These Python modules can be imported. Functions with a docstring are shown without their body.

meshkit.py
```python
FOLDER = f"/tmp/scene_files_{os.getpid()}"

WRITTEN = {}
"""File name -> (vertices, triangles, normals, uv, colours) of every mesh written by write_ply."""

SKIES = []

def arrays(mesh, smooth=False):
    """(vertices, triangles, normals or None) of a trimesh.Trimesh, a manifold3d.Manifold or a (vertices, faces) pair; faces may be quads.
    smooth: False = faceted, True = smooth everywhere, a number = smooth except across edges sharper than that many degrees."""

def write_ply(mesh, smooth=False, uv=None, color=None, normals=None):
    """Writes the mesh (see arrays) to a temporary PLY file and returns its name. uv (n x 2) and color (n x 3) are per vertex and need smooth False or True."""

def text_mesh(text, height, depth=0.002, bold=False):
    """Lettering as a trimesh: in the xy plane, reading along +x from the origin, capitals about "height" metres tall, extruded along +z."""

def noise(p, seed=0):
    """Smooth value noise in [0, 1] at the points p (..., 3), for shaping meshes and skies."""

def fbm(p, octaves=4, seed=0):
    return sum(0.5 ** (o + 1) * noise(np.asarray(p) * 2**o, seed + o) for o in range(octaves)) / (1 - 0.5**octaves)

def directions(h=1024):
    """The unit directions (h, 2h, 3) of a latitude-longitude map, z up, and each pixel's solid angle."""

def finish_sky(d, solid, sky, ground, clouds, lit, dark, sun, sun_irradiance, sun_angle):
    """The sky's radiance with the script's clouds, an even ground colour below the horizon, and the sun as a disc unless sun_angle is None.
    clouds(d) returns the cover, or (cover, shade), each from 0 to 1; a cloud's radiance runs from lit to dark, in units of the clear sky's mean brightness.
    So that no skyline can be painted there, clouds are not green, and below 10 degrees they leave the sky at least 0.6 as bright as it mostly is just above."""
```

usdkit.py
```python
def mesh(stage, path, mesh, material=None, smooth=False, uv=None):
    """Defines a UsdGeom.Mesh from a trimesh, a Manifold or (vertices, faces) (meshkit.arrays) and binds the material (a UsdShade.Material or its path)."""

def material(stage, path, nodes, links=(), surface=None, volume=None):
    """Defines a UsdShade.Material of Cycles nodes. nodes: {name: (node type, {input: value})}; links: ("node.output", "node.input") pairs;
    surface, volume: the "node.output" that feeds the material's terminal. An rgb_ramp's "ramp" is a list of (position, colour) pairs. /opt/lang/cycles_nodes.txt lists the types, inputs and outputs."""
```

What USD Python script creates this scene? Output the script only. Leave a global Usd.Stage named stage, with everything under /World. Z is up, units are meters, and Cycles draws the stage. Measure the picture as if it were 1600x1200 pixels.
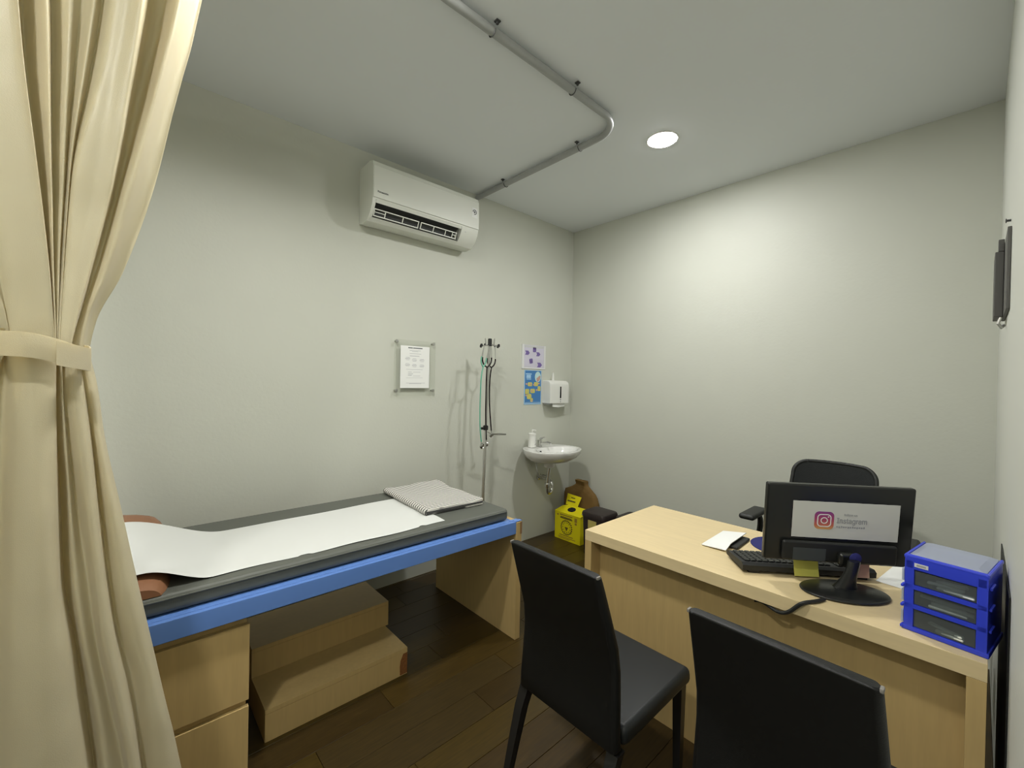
import math, random
import numpy as np, trimesh, usdkit, meshkit
from shapely.geometry import Polygon, Point
from scipy.interpolate import PchipInterpolator, CubicSpline
from pxr import Gf, Sdf, Usd, UsdGeom, UsdLux, UsdShade

random.seed(7)
rng = np.random.default_rng(7)
stage = Usd.Stage.CreateInMemory()
UsdGeom.SetStageUpAxis(stage, UsdGeom.Tokens.z)
UsdGeom.SetStageMetersPerUnit(stage, 1.0)
UsdGeom.Xform.Define(stage, '/World')
UsdGeom.Scope.Define(stage, '/World/Looks')

# ------------------------------------------------------------------ camera, light, exposure
EXPOSURE = 0.0
LAMP_RADIANCE = [345.0, 470.0, 395.0]
LAMP_COLOR = [(1.0, 0.99, 0.99), (1.0, 0.985, 0.94), (1.0, 0.985, 0.94)]
CAM_H = 1.4715
yaw, pit, rol = 0.8289, -0.0074, 0.0196
fw = np.array([math.cos(yaw) * math.cos(pit), math.sin(yaw) * math.cos(pit), math.sin(pit)])
r0 = np.cross(fw, [0, 0, 1]); r0 /= np.linalg.norm(r0); u0 = np.cross(r0, fw)
rt = math.cos(rol) * r0 + math.sin(rol) * u0
up = -math.sin(rol) * r0 + math.cos(rol) * u0
cam = UsdGeom.Camera.Define(stage, '/World/camera')
cam.CreateHorizontalApertureAttr(36.0); cam.CreateVerticalApertureAttr(27.0)
cam.CreateFocalLengthAttr(667.74 / 1600 * 36.0)
cam.CreateClippingRangeAttr(Gf.Vec2f(0.02, 60.0))
cam.CreateExposureAttr(EXPOSURE)
cam.AddTransformOp().Set(Gf.Matrix4d(*rt, 0, *up, 0, *(-fw), 0, 0, 0, CAM_H, 1))
LAMPS = [(2.477, 1.359), (0.60, 1.305), (-0.68, 0.34)]          # round ceiling downlights; the last is an unseen fill added behind the camera

XB, YA, YC, XD, H = 3.3914, 2.811, -0.0676, -1.7, 2.9922   # far wall, left wall, right wall, near wall, ceiling

# ------------------------------------------------------------------ materials
def mat(name, color, rough=0.5, spec=0.5, metal=0.0, bump=None, vary=None, extra=None, sheen=0.0, coat=0.0):
    """bump: (scale, distance[, stretch]); vary: (scale, amount[, stretch]) a gentle grain of the colour itself"""
    nodes = {'p': ('principled_bsdf', {'base_color': color, 'roughness': rough, 'specular_ior_level': spec, 'metallic': metal, 'sheen_weight': sheen, 'coat_weight': coat, **(extra or {})})}
    links = []
    if bump or vary:
        nodes['tc'] = ('texture_coordinate', {})
    if vary:
        st = vary[2] if len(vary) > 2 else (1, 1, 1)
        nodes['mv'] = ('mapping', {'scale': st})
        nodes['nv'] = ('noise_texture', {'scale': vary[0], 'detail': 4.0, 'roughness': 0.6})
        lo = tuple(c * (1 - vary[1]) for c in color); hi = tuple(min(1, c * (1 + vary[1])) for c in color)
        nodes['rv'] = ('rgb_ramp', {'ramp': [(0.25, lo), (0.75, hi)]})
        links += [('tc.object', 'mv.vector'), ('mv.vector', 'nv.vector'), ('nv.fac', 'rv.fac'), ('rv.color', 'p.base_color')]
    if bump:
        st = bump[2] if len(bump) > 2 else (1, 1, 1)
        nodes['mb'] = ('mapping', {'scale': st})
        nodes['nb'] = ('noise_texture', {'scale': bump[0], 'detail': 3.0})
        nodes['b'] = ('bump', {'distance': bump[1], 'strength': 1.0})
        links += [('tc.object', 'mb.vector'), ('mb.vector', 'nb.vector'), ('nb.fac', 'b.height'), ('b.normal', 'p.normal')]
    return usdkit.material(stage, '/World/Looks/' + name, nodes, links, surface='p.BSDF')

M = {}
M['wall'] = mat('wall_paint', (0.565, 0.578, 0.505), 0.55, 0.35, bump=(60, 0.0006), vary=(1.5, 0.02))
M['ceiling'] = mat('ceiling_paint', (0.79, 0.82, 0.83), 0.7, 0.3, bump=(40, 0.0004))
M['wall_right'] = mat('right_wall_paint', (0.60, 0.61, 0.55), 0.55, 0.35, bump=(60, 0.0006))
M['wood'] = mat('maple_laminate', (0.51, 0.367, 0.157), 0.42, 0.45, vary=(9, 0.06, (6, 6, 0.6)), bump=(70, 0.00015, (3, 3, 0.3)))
M['wood_lit_top'] = mat('maple_laminate_lit_top', (0.69, 0.555, 0.315), 0.42, 0.45, vary=(9, 0.05, (6, 0.6, 6)))  # same maple as the fronts, lightened for the lamplight on the top
M['wood_edge'] = mat('brown_edging', (0.26, 0.15, 0.07), 0.5)
M['chip_core'] = mat('bare_chipboard', (0.22, 0.09, 0.03), 0.8, 0.2, vary=(120, 0.3))
PL = [(0.040, 0.0225, 0.0035), (0.045, 0.0265, 0.004), (0.034, 0.020, 0.004), (0.041, 0.026, 0.0065), (0.050, 0.031, 0.0045)]
for i, c in enumerate(PL):
    M['plank%d' % i] = mat('vinyl_plank_tone_%d' % i, c, 0.38, 0.4, vary=(7, 0.28, (1.2, 14, 1)), bump=(30, 0.0003, (1, 10, 1)))
M['subfloor'] = mat('subfloor_screed', (0.03, 0.025, 0.02), 0.9)
M['plastic_white'] = mat('white_plastic', (0.74, 0.745, 0.70), 0.35, 0.5)
M['plastic_white_dim'] = mat('off_white_plastic', (0.73, 0.745, 0.675), 0.45, 0.5)
M['ceramic'] = mat('white_ceramic', (0.80, 0.80, 0.77), 0.10, 0.6, coat=0.5)
M['sign_paper_shaded'] = mat('sign_paper_shaded', (0.66, 0.665, 0.62), 0.8, 0.2)  # white paper darkened for the weak light that reaches the sign
M['paper'] = mat('white_paper', (0.82, 0.83, 0.80), 0.8, 0.2)
M['couch_paper'] = mat('couch_roll_paper', (0.66, 0.672, 0.645), 0.85, 0.15, bump=(14, 0.002))
M['black_hole'] = mat('black_recess', (0.012, 0.012, 0.012), 0.8, 0.2)
M['dark_grey'] = mat('dark_grey_plastic', (0.06, 0.062, 0.06), 0.5)
M['grey_paint'] = mat('grey_painted_metal', (0.36, 0.37, 0.36), 0.38, 0.5)
M['chrome'] = mat('chrome', (0.62, 0.62, 0.60), 0.16, 0.5, metal=1.0)
M['steel'] = mat('brushed_steel', (0.55, 0.55, 0.53), 0.34, 0.5, metal=1.0)
M['satin'] = mat('satin_chrome', (0.72, 0.72, 0.70), 0.38, 0.5, metal=1.0)
M['blue_frame'] = mat('blue_lacquer', (0.125, 0.25, 0.61), 0.28, 0.5)
M['vinyl_grey'] = mat('grey_vinyl', (0.105, 0.112, 0.095), 0.5, 0.4, bump=(180, 0.0003))
M['vinyl_brown'] = mat('brown_vinyl', (0.27, 0.125, 0.062), 0.45, 0.4, bump=(180, 0.0003))
M['leather_black'] = mat('black_leatherette', (0.006, 0.0065, 0.0065), 0.50, 0.36, bump=(260, 0.0004))
M['leather_seat'] = mat('black_leatherette_seat', (0.012, 0.0145, 0.0155), 0.44, 0.45, bump=(260, 0.0003))
M['black_metal'] = mat('black_lacquered_metal', (0.012, 0.012, 0.012), 0.35, 0.5)
M['scuff'] = mat('worn_corner_fabric', (0.20, 0.19, 0.17), 0.8)
M['black_plastic'] = mat('black_plastic', (0.012, 0.013, 0.012), 0.28, 0.5)
M['black_matt'] = mat('black_matt_plastic', (0.016, 0.017, 0.016), 0.5, 0.4, bump=(400, 0.0002))
M['black_mesh'] = mat('black_chair_mesh', (0.018, 0.020, 0.020), 0.75, 0.2, bump=(300, 0.001))
M['bin_brown'] = mat('blackish_brown_plastic', (0.028, 0.020, 0.019), 0.45, 0.45)
M['yellow_card'] = mat('yellow_cardboard', (0.68, 0.60, 0.006), 0.55, 0.3)
M['yellow_ink'] = mat('dark_olive_print', (0.10, 0.075, 0.01), 0.6)
M['brown_ink'] = mat('brown_print', (0.30, 0.20, 0.02), 0.6)
M['kraft'] = mat('brown_kraft_paper', (0.175, 0.105, 0.034), 0.75, 0.2, bump=(25, 0.004))
M['note_yellow'] = mat('yellow_note_paper', (0.62, 0.60, 0.13), 0.75, 0.2)
M['note_pink'] = mat('pink_note_paper', (0.66, 0.42, 0.33), 0.75, 0.2)
M['lime_paper'] = mat('bin_label_yellow', (0.50, 0.42, 0.12), 0.6)
M['blue_plastic'] = mat('blue_plastic', (0.035, 0.06, 0.62), 0.32, 0.5)
M['blue_dark'] = mat('dark_blue_fabric', (0.032, 0.034, 0.15), 0.8, 0.2)
usdkit.material(stage, '/World/Looks/frosted_clear_plastic', {
    't': ('transparent_bsdf', {'color': (0.80, 0.85, 0.95)}), 'g': ('principled_bsdf', {'base_color': (0.46, 0.50, 0.60), 'roughness': 0.35}), 'm': ('mix_closure', {'fac': 0.62})},
    [('t.BSDF', 'm.closure1'), ('g.BSDF', 'm.closure2')], surface='m.closure')
M['clear_blue'] = '/World/Looks/frosted_clear_plastic'
M['poster_blue'] = mat('poster_blue_print', (0.055, 0.20, 0.46), 0.35, 0.5)
M['poster_cyan'] = mat('poster_pale_blue_print', (0.36, 0.58, 0.78), 0.4)
M['poster_yellow'] = mat('poster_yellow_print', (0.58, 0.54, 0.14), 0.4)
M['poster_teal'] = mat('poster_teal_print', (0.48, 0.68, 0.68), 0.4)
M['poster_skin'] = mat('poster_skin_print', (0.55, 0.34, 0.28), 0.4)
M['poster_lilac'] = mat('poster_lilac_print', (0.60, 0.58, 0.68), 0.4)
M['poster_purple'] = mat('poster_purple_print', (0.17, 0.12, 0.34), 0.4)
M['ink_grey'] = mat('grey_print', (0.36, 0.37, 0.37), 0.6)
M['ink_light'] = mat('light_grey_print', (0.56, 0.57, 0.57), 0.6)
M['ink_dark'] = mat('dark_grey_print', (0.15, 0.16, 0.16), 0.6)
M['rubber_black'] = mat('black_rubber', (0.018, 0.014, 0.013), 0.45, 0.4)
M['rubber_green'] = mat('green_rubber', (0.16, 0.42, 0.30), 0.45, 0.4)
M['label_white'] = mat('white_label', (0.70, 0.71, 0.70), 0.5)
M['label_grey'] = mat('dark_grey_label', (0.05, 0.058, 0.06), 0.5)
M['board_grey'] = mat('dark_wall_board', (0.085, 0.083, 0.075), 0.55)
# printed logo tile: flat print whose colour runs from orange at the foot to violet at the top
usdkit.material(stage, '/World/Looks/logo_print', {
    'tc': ('texture_coordinate', {}), 's': ('separate_xyz', {}), 'm': ('map_range', {'from_min': -0.034, 'from_max': 0.034, 'clamp': True}),
    'r': ('rgb_ramp', {'ramp': [(0, (0.72, 0.40, 0.12)), (0.25, (0.60, 0.16, 0.10)), (0.6, (0.42, 0.06, 0.16)), (1, (0.24, 0.05, 0.26))]}),
    'p': ('principled_bsdf', {'roughness': 0.7})},
    [('tc.object', 's.vector'), ('s.z', 'm.value'), ('m.result', 'r.fac'), ('r.color', 'p.base_color')], surface='p.BSDF')
M['logo'] = '/World/Looks/logo_print'
# clear acrylic
usdkit.material(stage, '/World/Looks/clear_acrylic', {
    't': ('transparent_bsdf', {'color': (0.985, 0.99, 0.98)}), 'g': ('glossy_bsdf', {'color': (0.9, 0.9, 0.9), 'roughness': 0.05}),
    'm': ('mix_closure', {'fac': 0.05})},
    [('t.BSDF', 'm.closure1'), ('g.BSDF', 'm.closure2')], surface='m.closure')
M['acrylic'] = '/World/Looks/clear_acrylic'
usdkit.material(stage, '/World/Looks/smoky_drawer_front', {
    't': ('transparent_bsdf', {'color': (0.66, 0.70, 0.70)}), 'g': ('principled_bsdf', {'base_color': (0.20, 0.22, 0.22), 'roughness': 0.25}),
    'm': ('mix_closure', {'fac': 0.30})},
    [('t.BSDF', 'm.closure1'), ('g.BSDF', 'm.closure2')], surface='m.closure')
M['smoky'] = '/World/Looks/smoky_drawer_front'
# cream satin curtain cloth lets some light through
usdkit.material(stage, '/World/Looks/cream_curtain_cloth', {
    'tc': ('texture_coordinate', {}), 'n': ('noise_texture', {'scale': 420.0, 'detail': 2.0}), 'b': ('bump', {'distance': 0.0005}),
    'p': ('principled_bsdf', {'base_color': (0.75, 0.71, 0.53), 'roughness': 0.36, 'specular_ior_level': 0.55, 'sheen_weight': 0.25, 'sheen_roughness': 0.4}),
    't': ('translucent_bsdf', {'color': (0.78, 0.66, 0.38)}), 'm': ('mix_closure', {'fac': 0.45})},
    [('tc.object', 'n.vector'), ('n.fac', 'b.height'), ('b.normal', 'p.normal'), ('p.BSDF', 'm.closure1'), ('t.BSDF', 'm.closure2')], surface='m.closure')
M['curtain'] = '/World/Looks/cream_curtain_cloth'
# striped cotton: woven stripes run along local x
usdkit.material(stage, '/World/Looks/striped_cotton', {
    'tc': ('texture_coordinate', {}), 'n': ('noise_texture', {'scale': 9.0}), 's': ('separate_xyz', {}),
    'd': ('math', {'math_type': 'multiply_add', 'value2': 0.008, 'value3': -0.004}), 'a': ('math', {'math_type': 'add'}),
    'k': ('math', {'math_type': 'multiply', 'value2': 43.0}), 'fr': ('math', {'math_type': 'fraction'}),
    'r': ('rgb_ramp', {'ramp': [(0, (0.66, 0.65, 0.60)), (0.62, (0.66, 0.65, 0.60)), (0.66, (0.07, 0.07, 0.07)), (0.96, (0.07, 0.07, 0.07)), (1, (0.66, 0.65, 0.60))]}),
    'p': ('principled_bsdf', {'roughness': 0.85, 'specular_ior_level': 0.2})},
    [('tc.object', 's.vector'), ('tc.object', 'n.vector'), ('n.fac', 'd.value1'), ('s.y', 'a.value1'), ('d.value', 'a.value2'), ('a.value', 'k.value1'), ('k.value', 'fr.value1'),
     ('fr.value', 'r.fac'), ('r.color', 'p.base_color')], surface='p.BSDF')
M['stripes'] = '/World/Looks/striped_cotton'
for i, L in enumerate(LAMP_RADIANCE):
    usdkit.material(stage, '/World/Looks/lamp_glow_%d' % i, {'e': ('emission', {'color': LAMP_COLOR[i], 'strength': L})}, [], surface='e.emission')
    M['lamp%d' % i] = '/World/Looks/lamp_glow_%d' % i

# ------------------------------------------------------------------ helpers: prims
taken = {}
def path_for(name, parent):
    base = str(parent.GetPath()) if parent is not None else '/World'
    n = taken.get((base, name), 0); taken[(base, name)] = n + 1
    return base + '/' + (name if n == 0 else '%s_%03d' % (name, n))
def tag(prim, label=None, cat=None, group=None, kind=None):
    for k, v in (('label', label), ('category', cat), ('group', group), ('kind', kind)):
        if v: prim.SetCustomDataByKey(k, v)
    return prim
def obj(name, mesh, m, parent=None, smooth=35, label=None, cat=None, group=None, kind=None, loc=None, rz=0.0):
    if isinstance(mesh, list): mesh = join(mesh)
    g = usdkit.mesh(stage, path_for(name, parent), mesh, M[m], smooth=smooth)
    if loc is not None: g.AddTranslateOp().Set(Gf.Vec3d(*map(float, loc)))
    if rz: g.AddRotateZOp().Set(math.degrees(rz))
    return tag(g.GetPrim(), label, cat, group, kind)
def thing(name, label, cat, loc=(0, 0, 0), rz=0.0, group=None, kind=None):
    x = UsdGeom.Xform.Define(stage, path_for(name, None))
    x.AddTranslateOp().Set(Gf.Vec3d(*map(float, loc)))
    if rz: x.AddRotateZOp().Set(math.degrees(rz))
    return tag(x.GetPrim(), label, cat, group, kind)

# ------------------------------------------------------------------ helpers: shapes
def join(ms): return trimesh.util.concatenate(ms) if len(ms) > 1 else ms[0]
def mv(m, t=(0, 0, 0), r=None, axis=(0, 0, 1)):
    m = m.copy()
    if r is not None: m.apply_transform(trimesh.transformations.rotation_matrix(r, axis))
    m.apply_translation(t); return m
def hull(pts):
    return trimesh.convex.convex_hull(np.asarray(pts, float))
def box(x0, x1, y0, y1, z0, z1, r=0.0, seg=2):
    """axis-aligned box, edges rounded by r"""
    if r <= 0:
        return trimesh.creation.box(extents=(x1 - x0, y1 - y0, z1 - z0), transform=trimesh.transformations.translation_matrix(((x0 + x1) / 2, (y0 + y1) / 2, (z0 + z1) / 2)))
    r = min(r, (x1 - x0) / 2.01, (y1 - y0) / 2.01, (z1 - z0) / 2.01)
    a = np.linspace(0, math.pi / 2, seg + 1); P = []
    for t in a:
        for f in a:
            P.append((math.cos(t) * math.cos(f), math.cos(t) * math.sin(f), math.sin(t)))
    P = np.unique(np.round(np.array(P), 9), axis=0) * r
    out = [np.array([sx, sy, sz]) * P + [(x0 + r if sx < 0 else x1 - r), (y0 + r if sy < 0 else y1 - r), (z0 + r if sz < 0 else z1 - r)] for sx in (-1, 1) for sy in (-1, 1) for sz in (-1, 1)]
    return hull(np.vstack(out))
def tube(pts, r, n=10, caps=True):
    p = np.asarray(pts, float); k = len(p); r = np.broadcast_to(r, (k,))
    t = np.gradient(p, axis=0); t /= np.linalg.norm(t, axis=1, keepdims=True)
    a = np.cross(t[0], [0, 0, 1.0]); a = np.cross(t[0], [1.0, 0, 0]) if np.linalg.norm(a) < 1e-3 else a
    a /= np.linalg.norm(a); rings = []
    ang = np.arange(n) * 2 * math.pi / n
    for i in range(k):
        a = a - t[i] * (a @ t[i]); a /= np.linalg.norm(a); b = np.cross(t[i], a)
        rings.append(p[i] + r[i] * (np.cos(ang)[:, None] * a + np.sin(ang)[:, None] * b))
    return loft(rings, caps)
def loft(rings, caps=True):
    k, n = len(rings), len(rings[0]); v = np.vstack(rings); f = []
    for i in range(k - 1):
        for j in range(n):
            q = (j + 1) % n; f += [(i * n + j, i * n + q, (i + 1) * n + q), (i * n + j, (i + 1) * n + q, (i + 1) * n + j)]
    if caps:
        c0, c1 = len(v), len(v) + 1; v = np.vstack([v, rings[0].mean(0), rings[-1].mean(0)])
        for j in range(n):
            q = (j + 1) % n; f += [(c0, q, j), (c1, (k - 1) * n + j, (k - 1) * n + q)]
    m = trimesh.Trimesh(v, np.array(f), process=False)
    if m.volume < 0: m.invert()
    return m
def lathe(prof, n=28, c=(0, 0, 0), axis='z'):
    ang = np.arange(n) * 2 * math.pi / n; rings = []
    for r, z in prof:
        r = max(r, 1e-5); rings.append(np.stack([r * np.cos(ang), r * np.sin(ang), np.full(n, z)], 1))
    m = loft(rings)
    if axis == 'y': m.apply_transform(trimesh.transformations.rotation_matrix(math.pi / 2, (1, 0, 0)))   # profile z -> -y
    if axis == 'x': m.apply_transform(trimesh.transformations.rotation_matrix(math.pi / 2, (0, 1, 0)))
    m.apply_translation(c); return m
def cyl(p0, p1, r, n=16, r1=None):
    p0, p1 = np.asarray(p0, float), np.asarray(p1, float)
    return tube([p0, p0 + (p1 - p0) * .5, p1], [r, ((r + (r1 or r)) / 2), r1 or r], n)
def prism(poly, z0, z1):
    poly = poly if isinstance(poly, Polygon) else Polygon(poly)
    m = trimesh.creation.extrude_polygon(poly, z1 - z0, engine='earcut'); m.apply_translation((0, 0, z0)); return m
def prism_axis(poly, a0, a1, axis):
    """poly in the two other axes (y,z for x; x,z for y), extruded along axis from a0 to a1"""
    m = prism(poly, a0, a1); v = m.vertices.copy()
    if axis == 'x': m.vertices = np.stack([v[:, 2], v[:, 0], v[:, 1]], 1)
    else: m.vertices = np.stack([v[:, 0], v[:, 2], v[:, 1]], 1)
    if m.volume < 0: m.invert()
    return m
def shell(grid, thick, closed_u=False):
    """grid (nu, nv, 3) of points -> a closed sheet of the given thickness"""
    g = np.asarray(grid, float); nu, nv = g.shape[:2]
    du = np.gradient(g, axis=0); dv = np.gradient(g, axis=1)
    if closed_u: du = (np.roll(g, -1, 0) - np.roll(g, 1, 0)) / 2
    n = np.cross(du, dv); n /= np.linalg.norm(n, axis=2, keepdims=True) + 1e-12
    v = np.vstack([(g + n * thick / 2).reshape(-1, 3), (g - n * thick / 2).reshape(-1, 3)]); o = nu * nv; f = []
    idx = lambda i, j: (i % nu) * nv + j
    for i in range(nu if closed_u else nu - 1):
        for j in range(nv - 1):
            a, b, c, d = idx(i, j), idx(i + 1, j), idx(i + 1, j + 1), idx(i, j + 1)
            f += [(a, b, c), (a, c, d), (o + a, o + c, o + b), (o + a, o + d, o + c)]
    edge = []
    for i in range(nu if closed_u else nu - 1):
        edge += [(idx(i + 1, 0), idx(i, 0)), (idx(i, nv - 1), idx(i + 1, nv - 1))]
    if not closed_u:
        for j in range(nv - 1):
            edge += [(idx(0, j), idx(0, j + 1)), (idx(nu - 1, j + 1), idx(nu - 1, j))]
    for a, b in edge: f += [(a, b, o + b), (a, o + b, o + a)]
    return trimesh.Trimesh(v, np.array(f), process=False)
def rrect(w, h, r, c=(0, 0), q=6):
    r = min(r, w / 2 - 1e-4, h / 2 - 1e-4)
    return Polygon([(c[0] - w / 2 + r, c[1] - h / 2 + r), (c[0] + w / 2 - r, c[1] - h / 2 + r), (c[0] + w / 2 - r, c[1] + h / 2 - r), (c[0] - w / 2 + r, c[1] + h / 2 - r)]).buffer(r, quad_segs=q)
def spline(pts, n):
    p = np.asarray(pts, float); d = np.r_[0, np.cumsum(np.linalg.norm(np.diff(p, axis=0), axis=1))]
    return CubicSpline(d, p)(np.linspace(0, d[-1], n))
def frame_of(o, xdir, ydir):
    """matrix that lays a flat print (x right, y up, z out) at o"""
    x = np.asarray(xdir, float); y = np.asarray(ydir, float); T = np.eye(4); T[:3, 0], T[:3, 1], T[:3, 2], T[:3, 3] = x, y, np.cross(x, y), o; return T
def lay(m, T): m = m.copy(); m.apply_transform(T); return m
def bar(x0, x1, y0, y1, d=0.0006): return box(x0, x1, y0, y1, 0, d)
def text(s, h, w=None, d=0.0006, bold=False, at=(0, 0)):
    m = meshkit.text_mesh(s, h, d, bold)
    if w: m.apply_scale((w / (m.bounds[1][0] - m.bounds[0][0]), 1, 1))
    m.apply_translation((at[0] - m.bounds[0][0], at[1], 0)); return m

# ------------------------------------------------------------------ the room
fl = thing('floor', 'dark brown wood-look plank floor', None, kind='structure')
obj('subfloor', box(XD, XB, YC, YA, -0.12, -0.010), 'subfloor', fl, smooth=False)
PW, PLN, k = 0.150, 0.92, 0
y = YC
while y < YA - 0.01:
    y1 = min(y + PW, YA); x = XD - rng.uniform(0.1, 0.85)
    while x < XB - 0.01:
        xa, xb = max(x, XD), min(x + PLN, XB)
        if xb - xa > 0.02:
            g = 0.0007
            lo = [(xa + g, y + g), (xb - g, y + g), (xb - g, y1 - g), (xa + g, y1 - g)]
            c = 0.0012
            P = [(a, b, -0.010) for a, b in lo] + [(a, b, -c) for a, b in lo] + [(a + (c if a < (xa + xb) / 2 else -c), b + (c if b < (y + y1) / 2 else -c), 0) for a, b in lo]
            obj('plank', hull(P), 'plank%d' % rng.integers(0, 5), fl, smooth=False)
        x += PLN
    y += PW
T = 0.12
obj('wall_left', box(XD - T, XB + T, YA, YA + T, -0.12, H), 'wall', smooth=False, kind='structure')
obj('wall_far', box(XB, XB + T, YC - T, YA, -0.12, H), 'wall', smooth=False, kind='structure')
obj('wall_right', box(XD - T, XB, YC - T, YC, -0.12, H), 'wall_right', smooth=False, kind='structure')
obj('wall_near', box(XD - T, XD, YC, YA, -0.12, H), 'wall_right', smooth=False, kind='structure')
obj('ceiling', box(XD - T, XB + T, YC - T, YA + T, H, H + T), 'ceiling', smooth=False, kind='structure')

# ------------------------------------------------------------------ ceiling downlights and an added fill
for i, (x, y) in enumerate(LAMPS):
    t = thing('downlight', ['round white ceiling downlight near the far wall, right of the curtain rail', 'round white ceiling downlight above the bed end by the curtain', 'added unseen fill downlight behind the camera for the curtain and bed front'][i], 'ceiling light', (x, y, H))
    obj('trim_ring', lathe([(0.086, -0.0005), (0.098, -0.0005), (0.098, -0.0015), (0.095, -0.003), (0.088, -0.003), (0.086, -0.002), (0.086, -0.0005)], 40), 'plastic_white', t)
    obj('diffuser', lathe([(0, -0.001), (0.085, -0.001), (0.0855, -0.0030), (0.080, -0.0045), (0.05, -0.0055), (0, -0.0058)], 40), 'lamp%d' % i, t)

# ------------------------------------------------------------------ bed with drawers
bed = thing('examination_bed', 'pale wood examination bed with blue front rail along the left wall', 'bed', (0.68, 2.16, 0))
def B(*a, **k): return mv(box(*a, **k), (-0.68, -2.16, 0))
BF, BR = 1.757, 2.575
obj('end_panel', B(1.664, 1.702, BF - 0.006, BR, 0.0, 0.668, r=0.0015), 'wood', bed, label='upright wooden end panel of the bed')
obj('end_panel_edging', B(1.6895, 1.7025, BF - 0.0085, BF - 0.0062, 0.600, 0.668), 'wood_edge', bed)
obj('front_rail', B(-0.30, 1.6885, BF, BF + 0.022, 0.602, 0.672, r=0.0035), 'blue_frame', bed, label='blue front rail')
obj('deck', B(-0.30, 1.6635, BF + 0.0225, BR, 0.650, 0.6715, r=0.001), 'blue_frame', bed)
obj('rail_tail', join([B(1.662, 1.708, BF - 0.002, BF + 0.026, 0.6722, 0.6745, r=0.001), B(1.64, 1.70, BF + 0.02, BF + 0.04, 0.6722, 0.6740, r=0.001)]), 'blue_frame', bed)
obj('back_rail', B(-0.30, 1.6635, BR - 0.03, BR - 0.001, 0.58, 0.6495), 'wood', bed)
obj('cabinet_body', B(-0.30, 0.352, BF + 0.045, BR - 0.06, 0.015, 0.6495), 'wood', bed)
for z0, z1 in ((0.287, 0.566), (0.030, 0.263)):
    obj('drawer_front', B(-0.298, 0.358, BF + 0.026, BF + 0.0445, z0, z1, r=0.0015), 'wood', bed)

mt = obj('mattress', mv(box(-0.97, 0.965, -0.385, 0.385, 0.0, 0.064, r=0.018, seg=4), (0, 0, 0)), 'vinyl_grey', loc=(0.68, 2.188, 0.6752), label='dark grey vinyl mattress pad on the blue-railed bed', cat='mattress')
obj('piping', tube([(-0.955, -0.3855, 0.050), (0.0, -0.3862, 0.0505), (0.95, -0.3855, 0.050)], 0.0035, 8), 'vinyl_grey', mt)

# headrest: rounded low wedge, nearly wholly under the paper
nx, ny = 40, 26
px = np.r_[np.linspace(-0.30, 0.05, 18), np.linspace(0.06, 0.152, nx - 18)]; py = np.linspace(-0.375, 0.375, ny)
def head_h(x):
    return np.interp(x, [-0.30, -0.1, 0.0, 0.06, 0.10, 0.118, 0.135, 0.146, 0.152], [0.134, 0.133, 0.130, 0.118, 0.104, 0.093, 0.070, 0.040, 0.006])
top = np.zeros((nx, ny, 3))
for i, a in enumerate(px):
    for j, b in enumerate(py):
        e = (1 - abs(b / 0.376) ** 7) ** 0.5
        xx = a + (0.016 * (b / 0.375) * (a + 0.1) / 0.25 if a > -0.1 else 0) - 0.030 * (abs(b) / 0.375) ** 6 * (a > 0)
        top[i, j] = (xx, b, 0.001 + head_h(a) * (0.55 + 0.45 * e) * (0.46 + 0.56 * (b + 0.375) / 0.75))
bot = top.copy(); bot[:, :, 2] = 0.0
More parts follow.
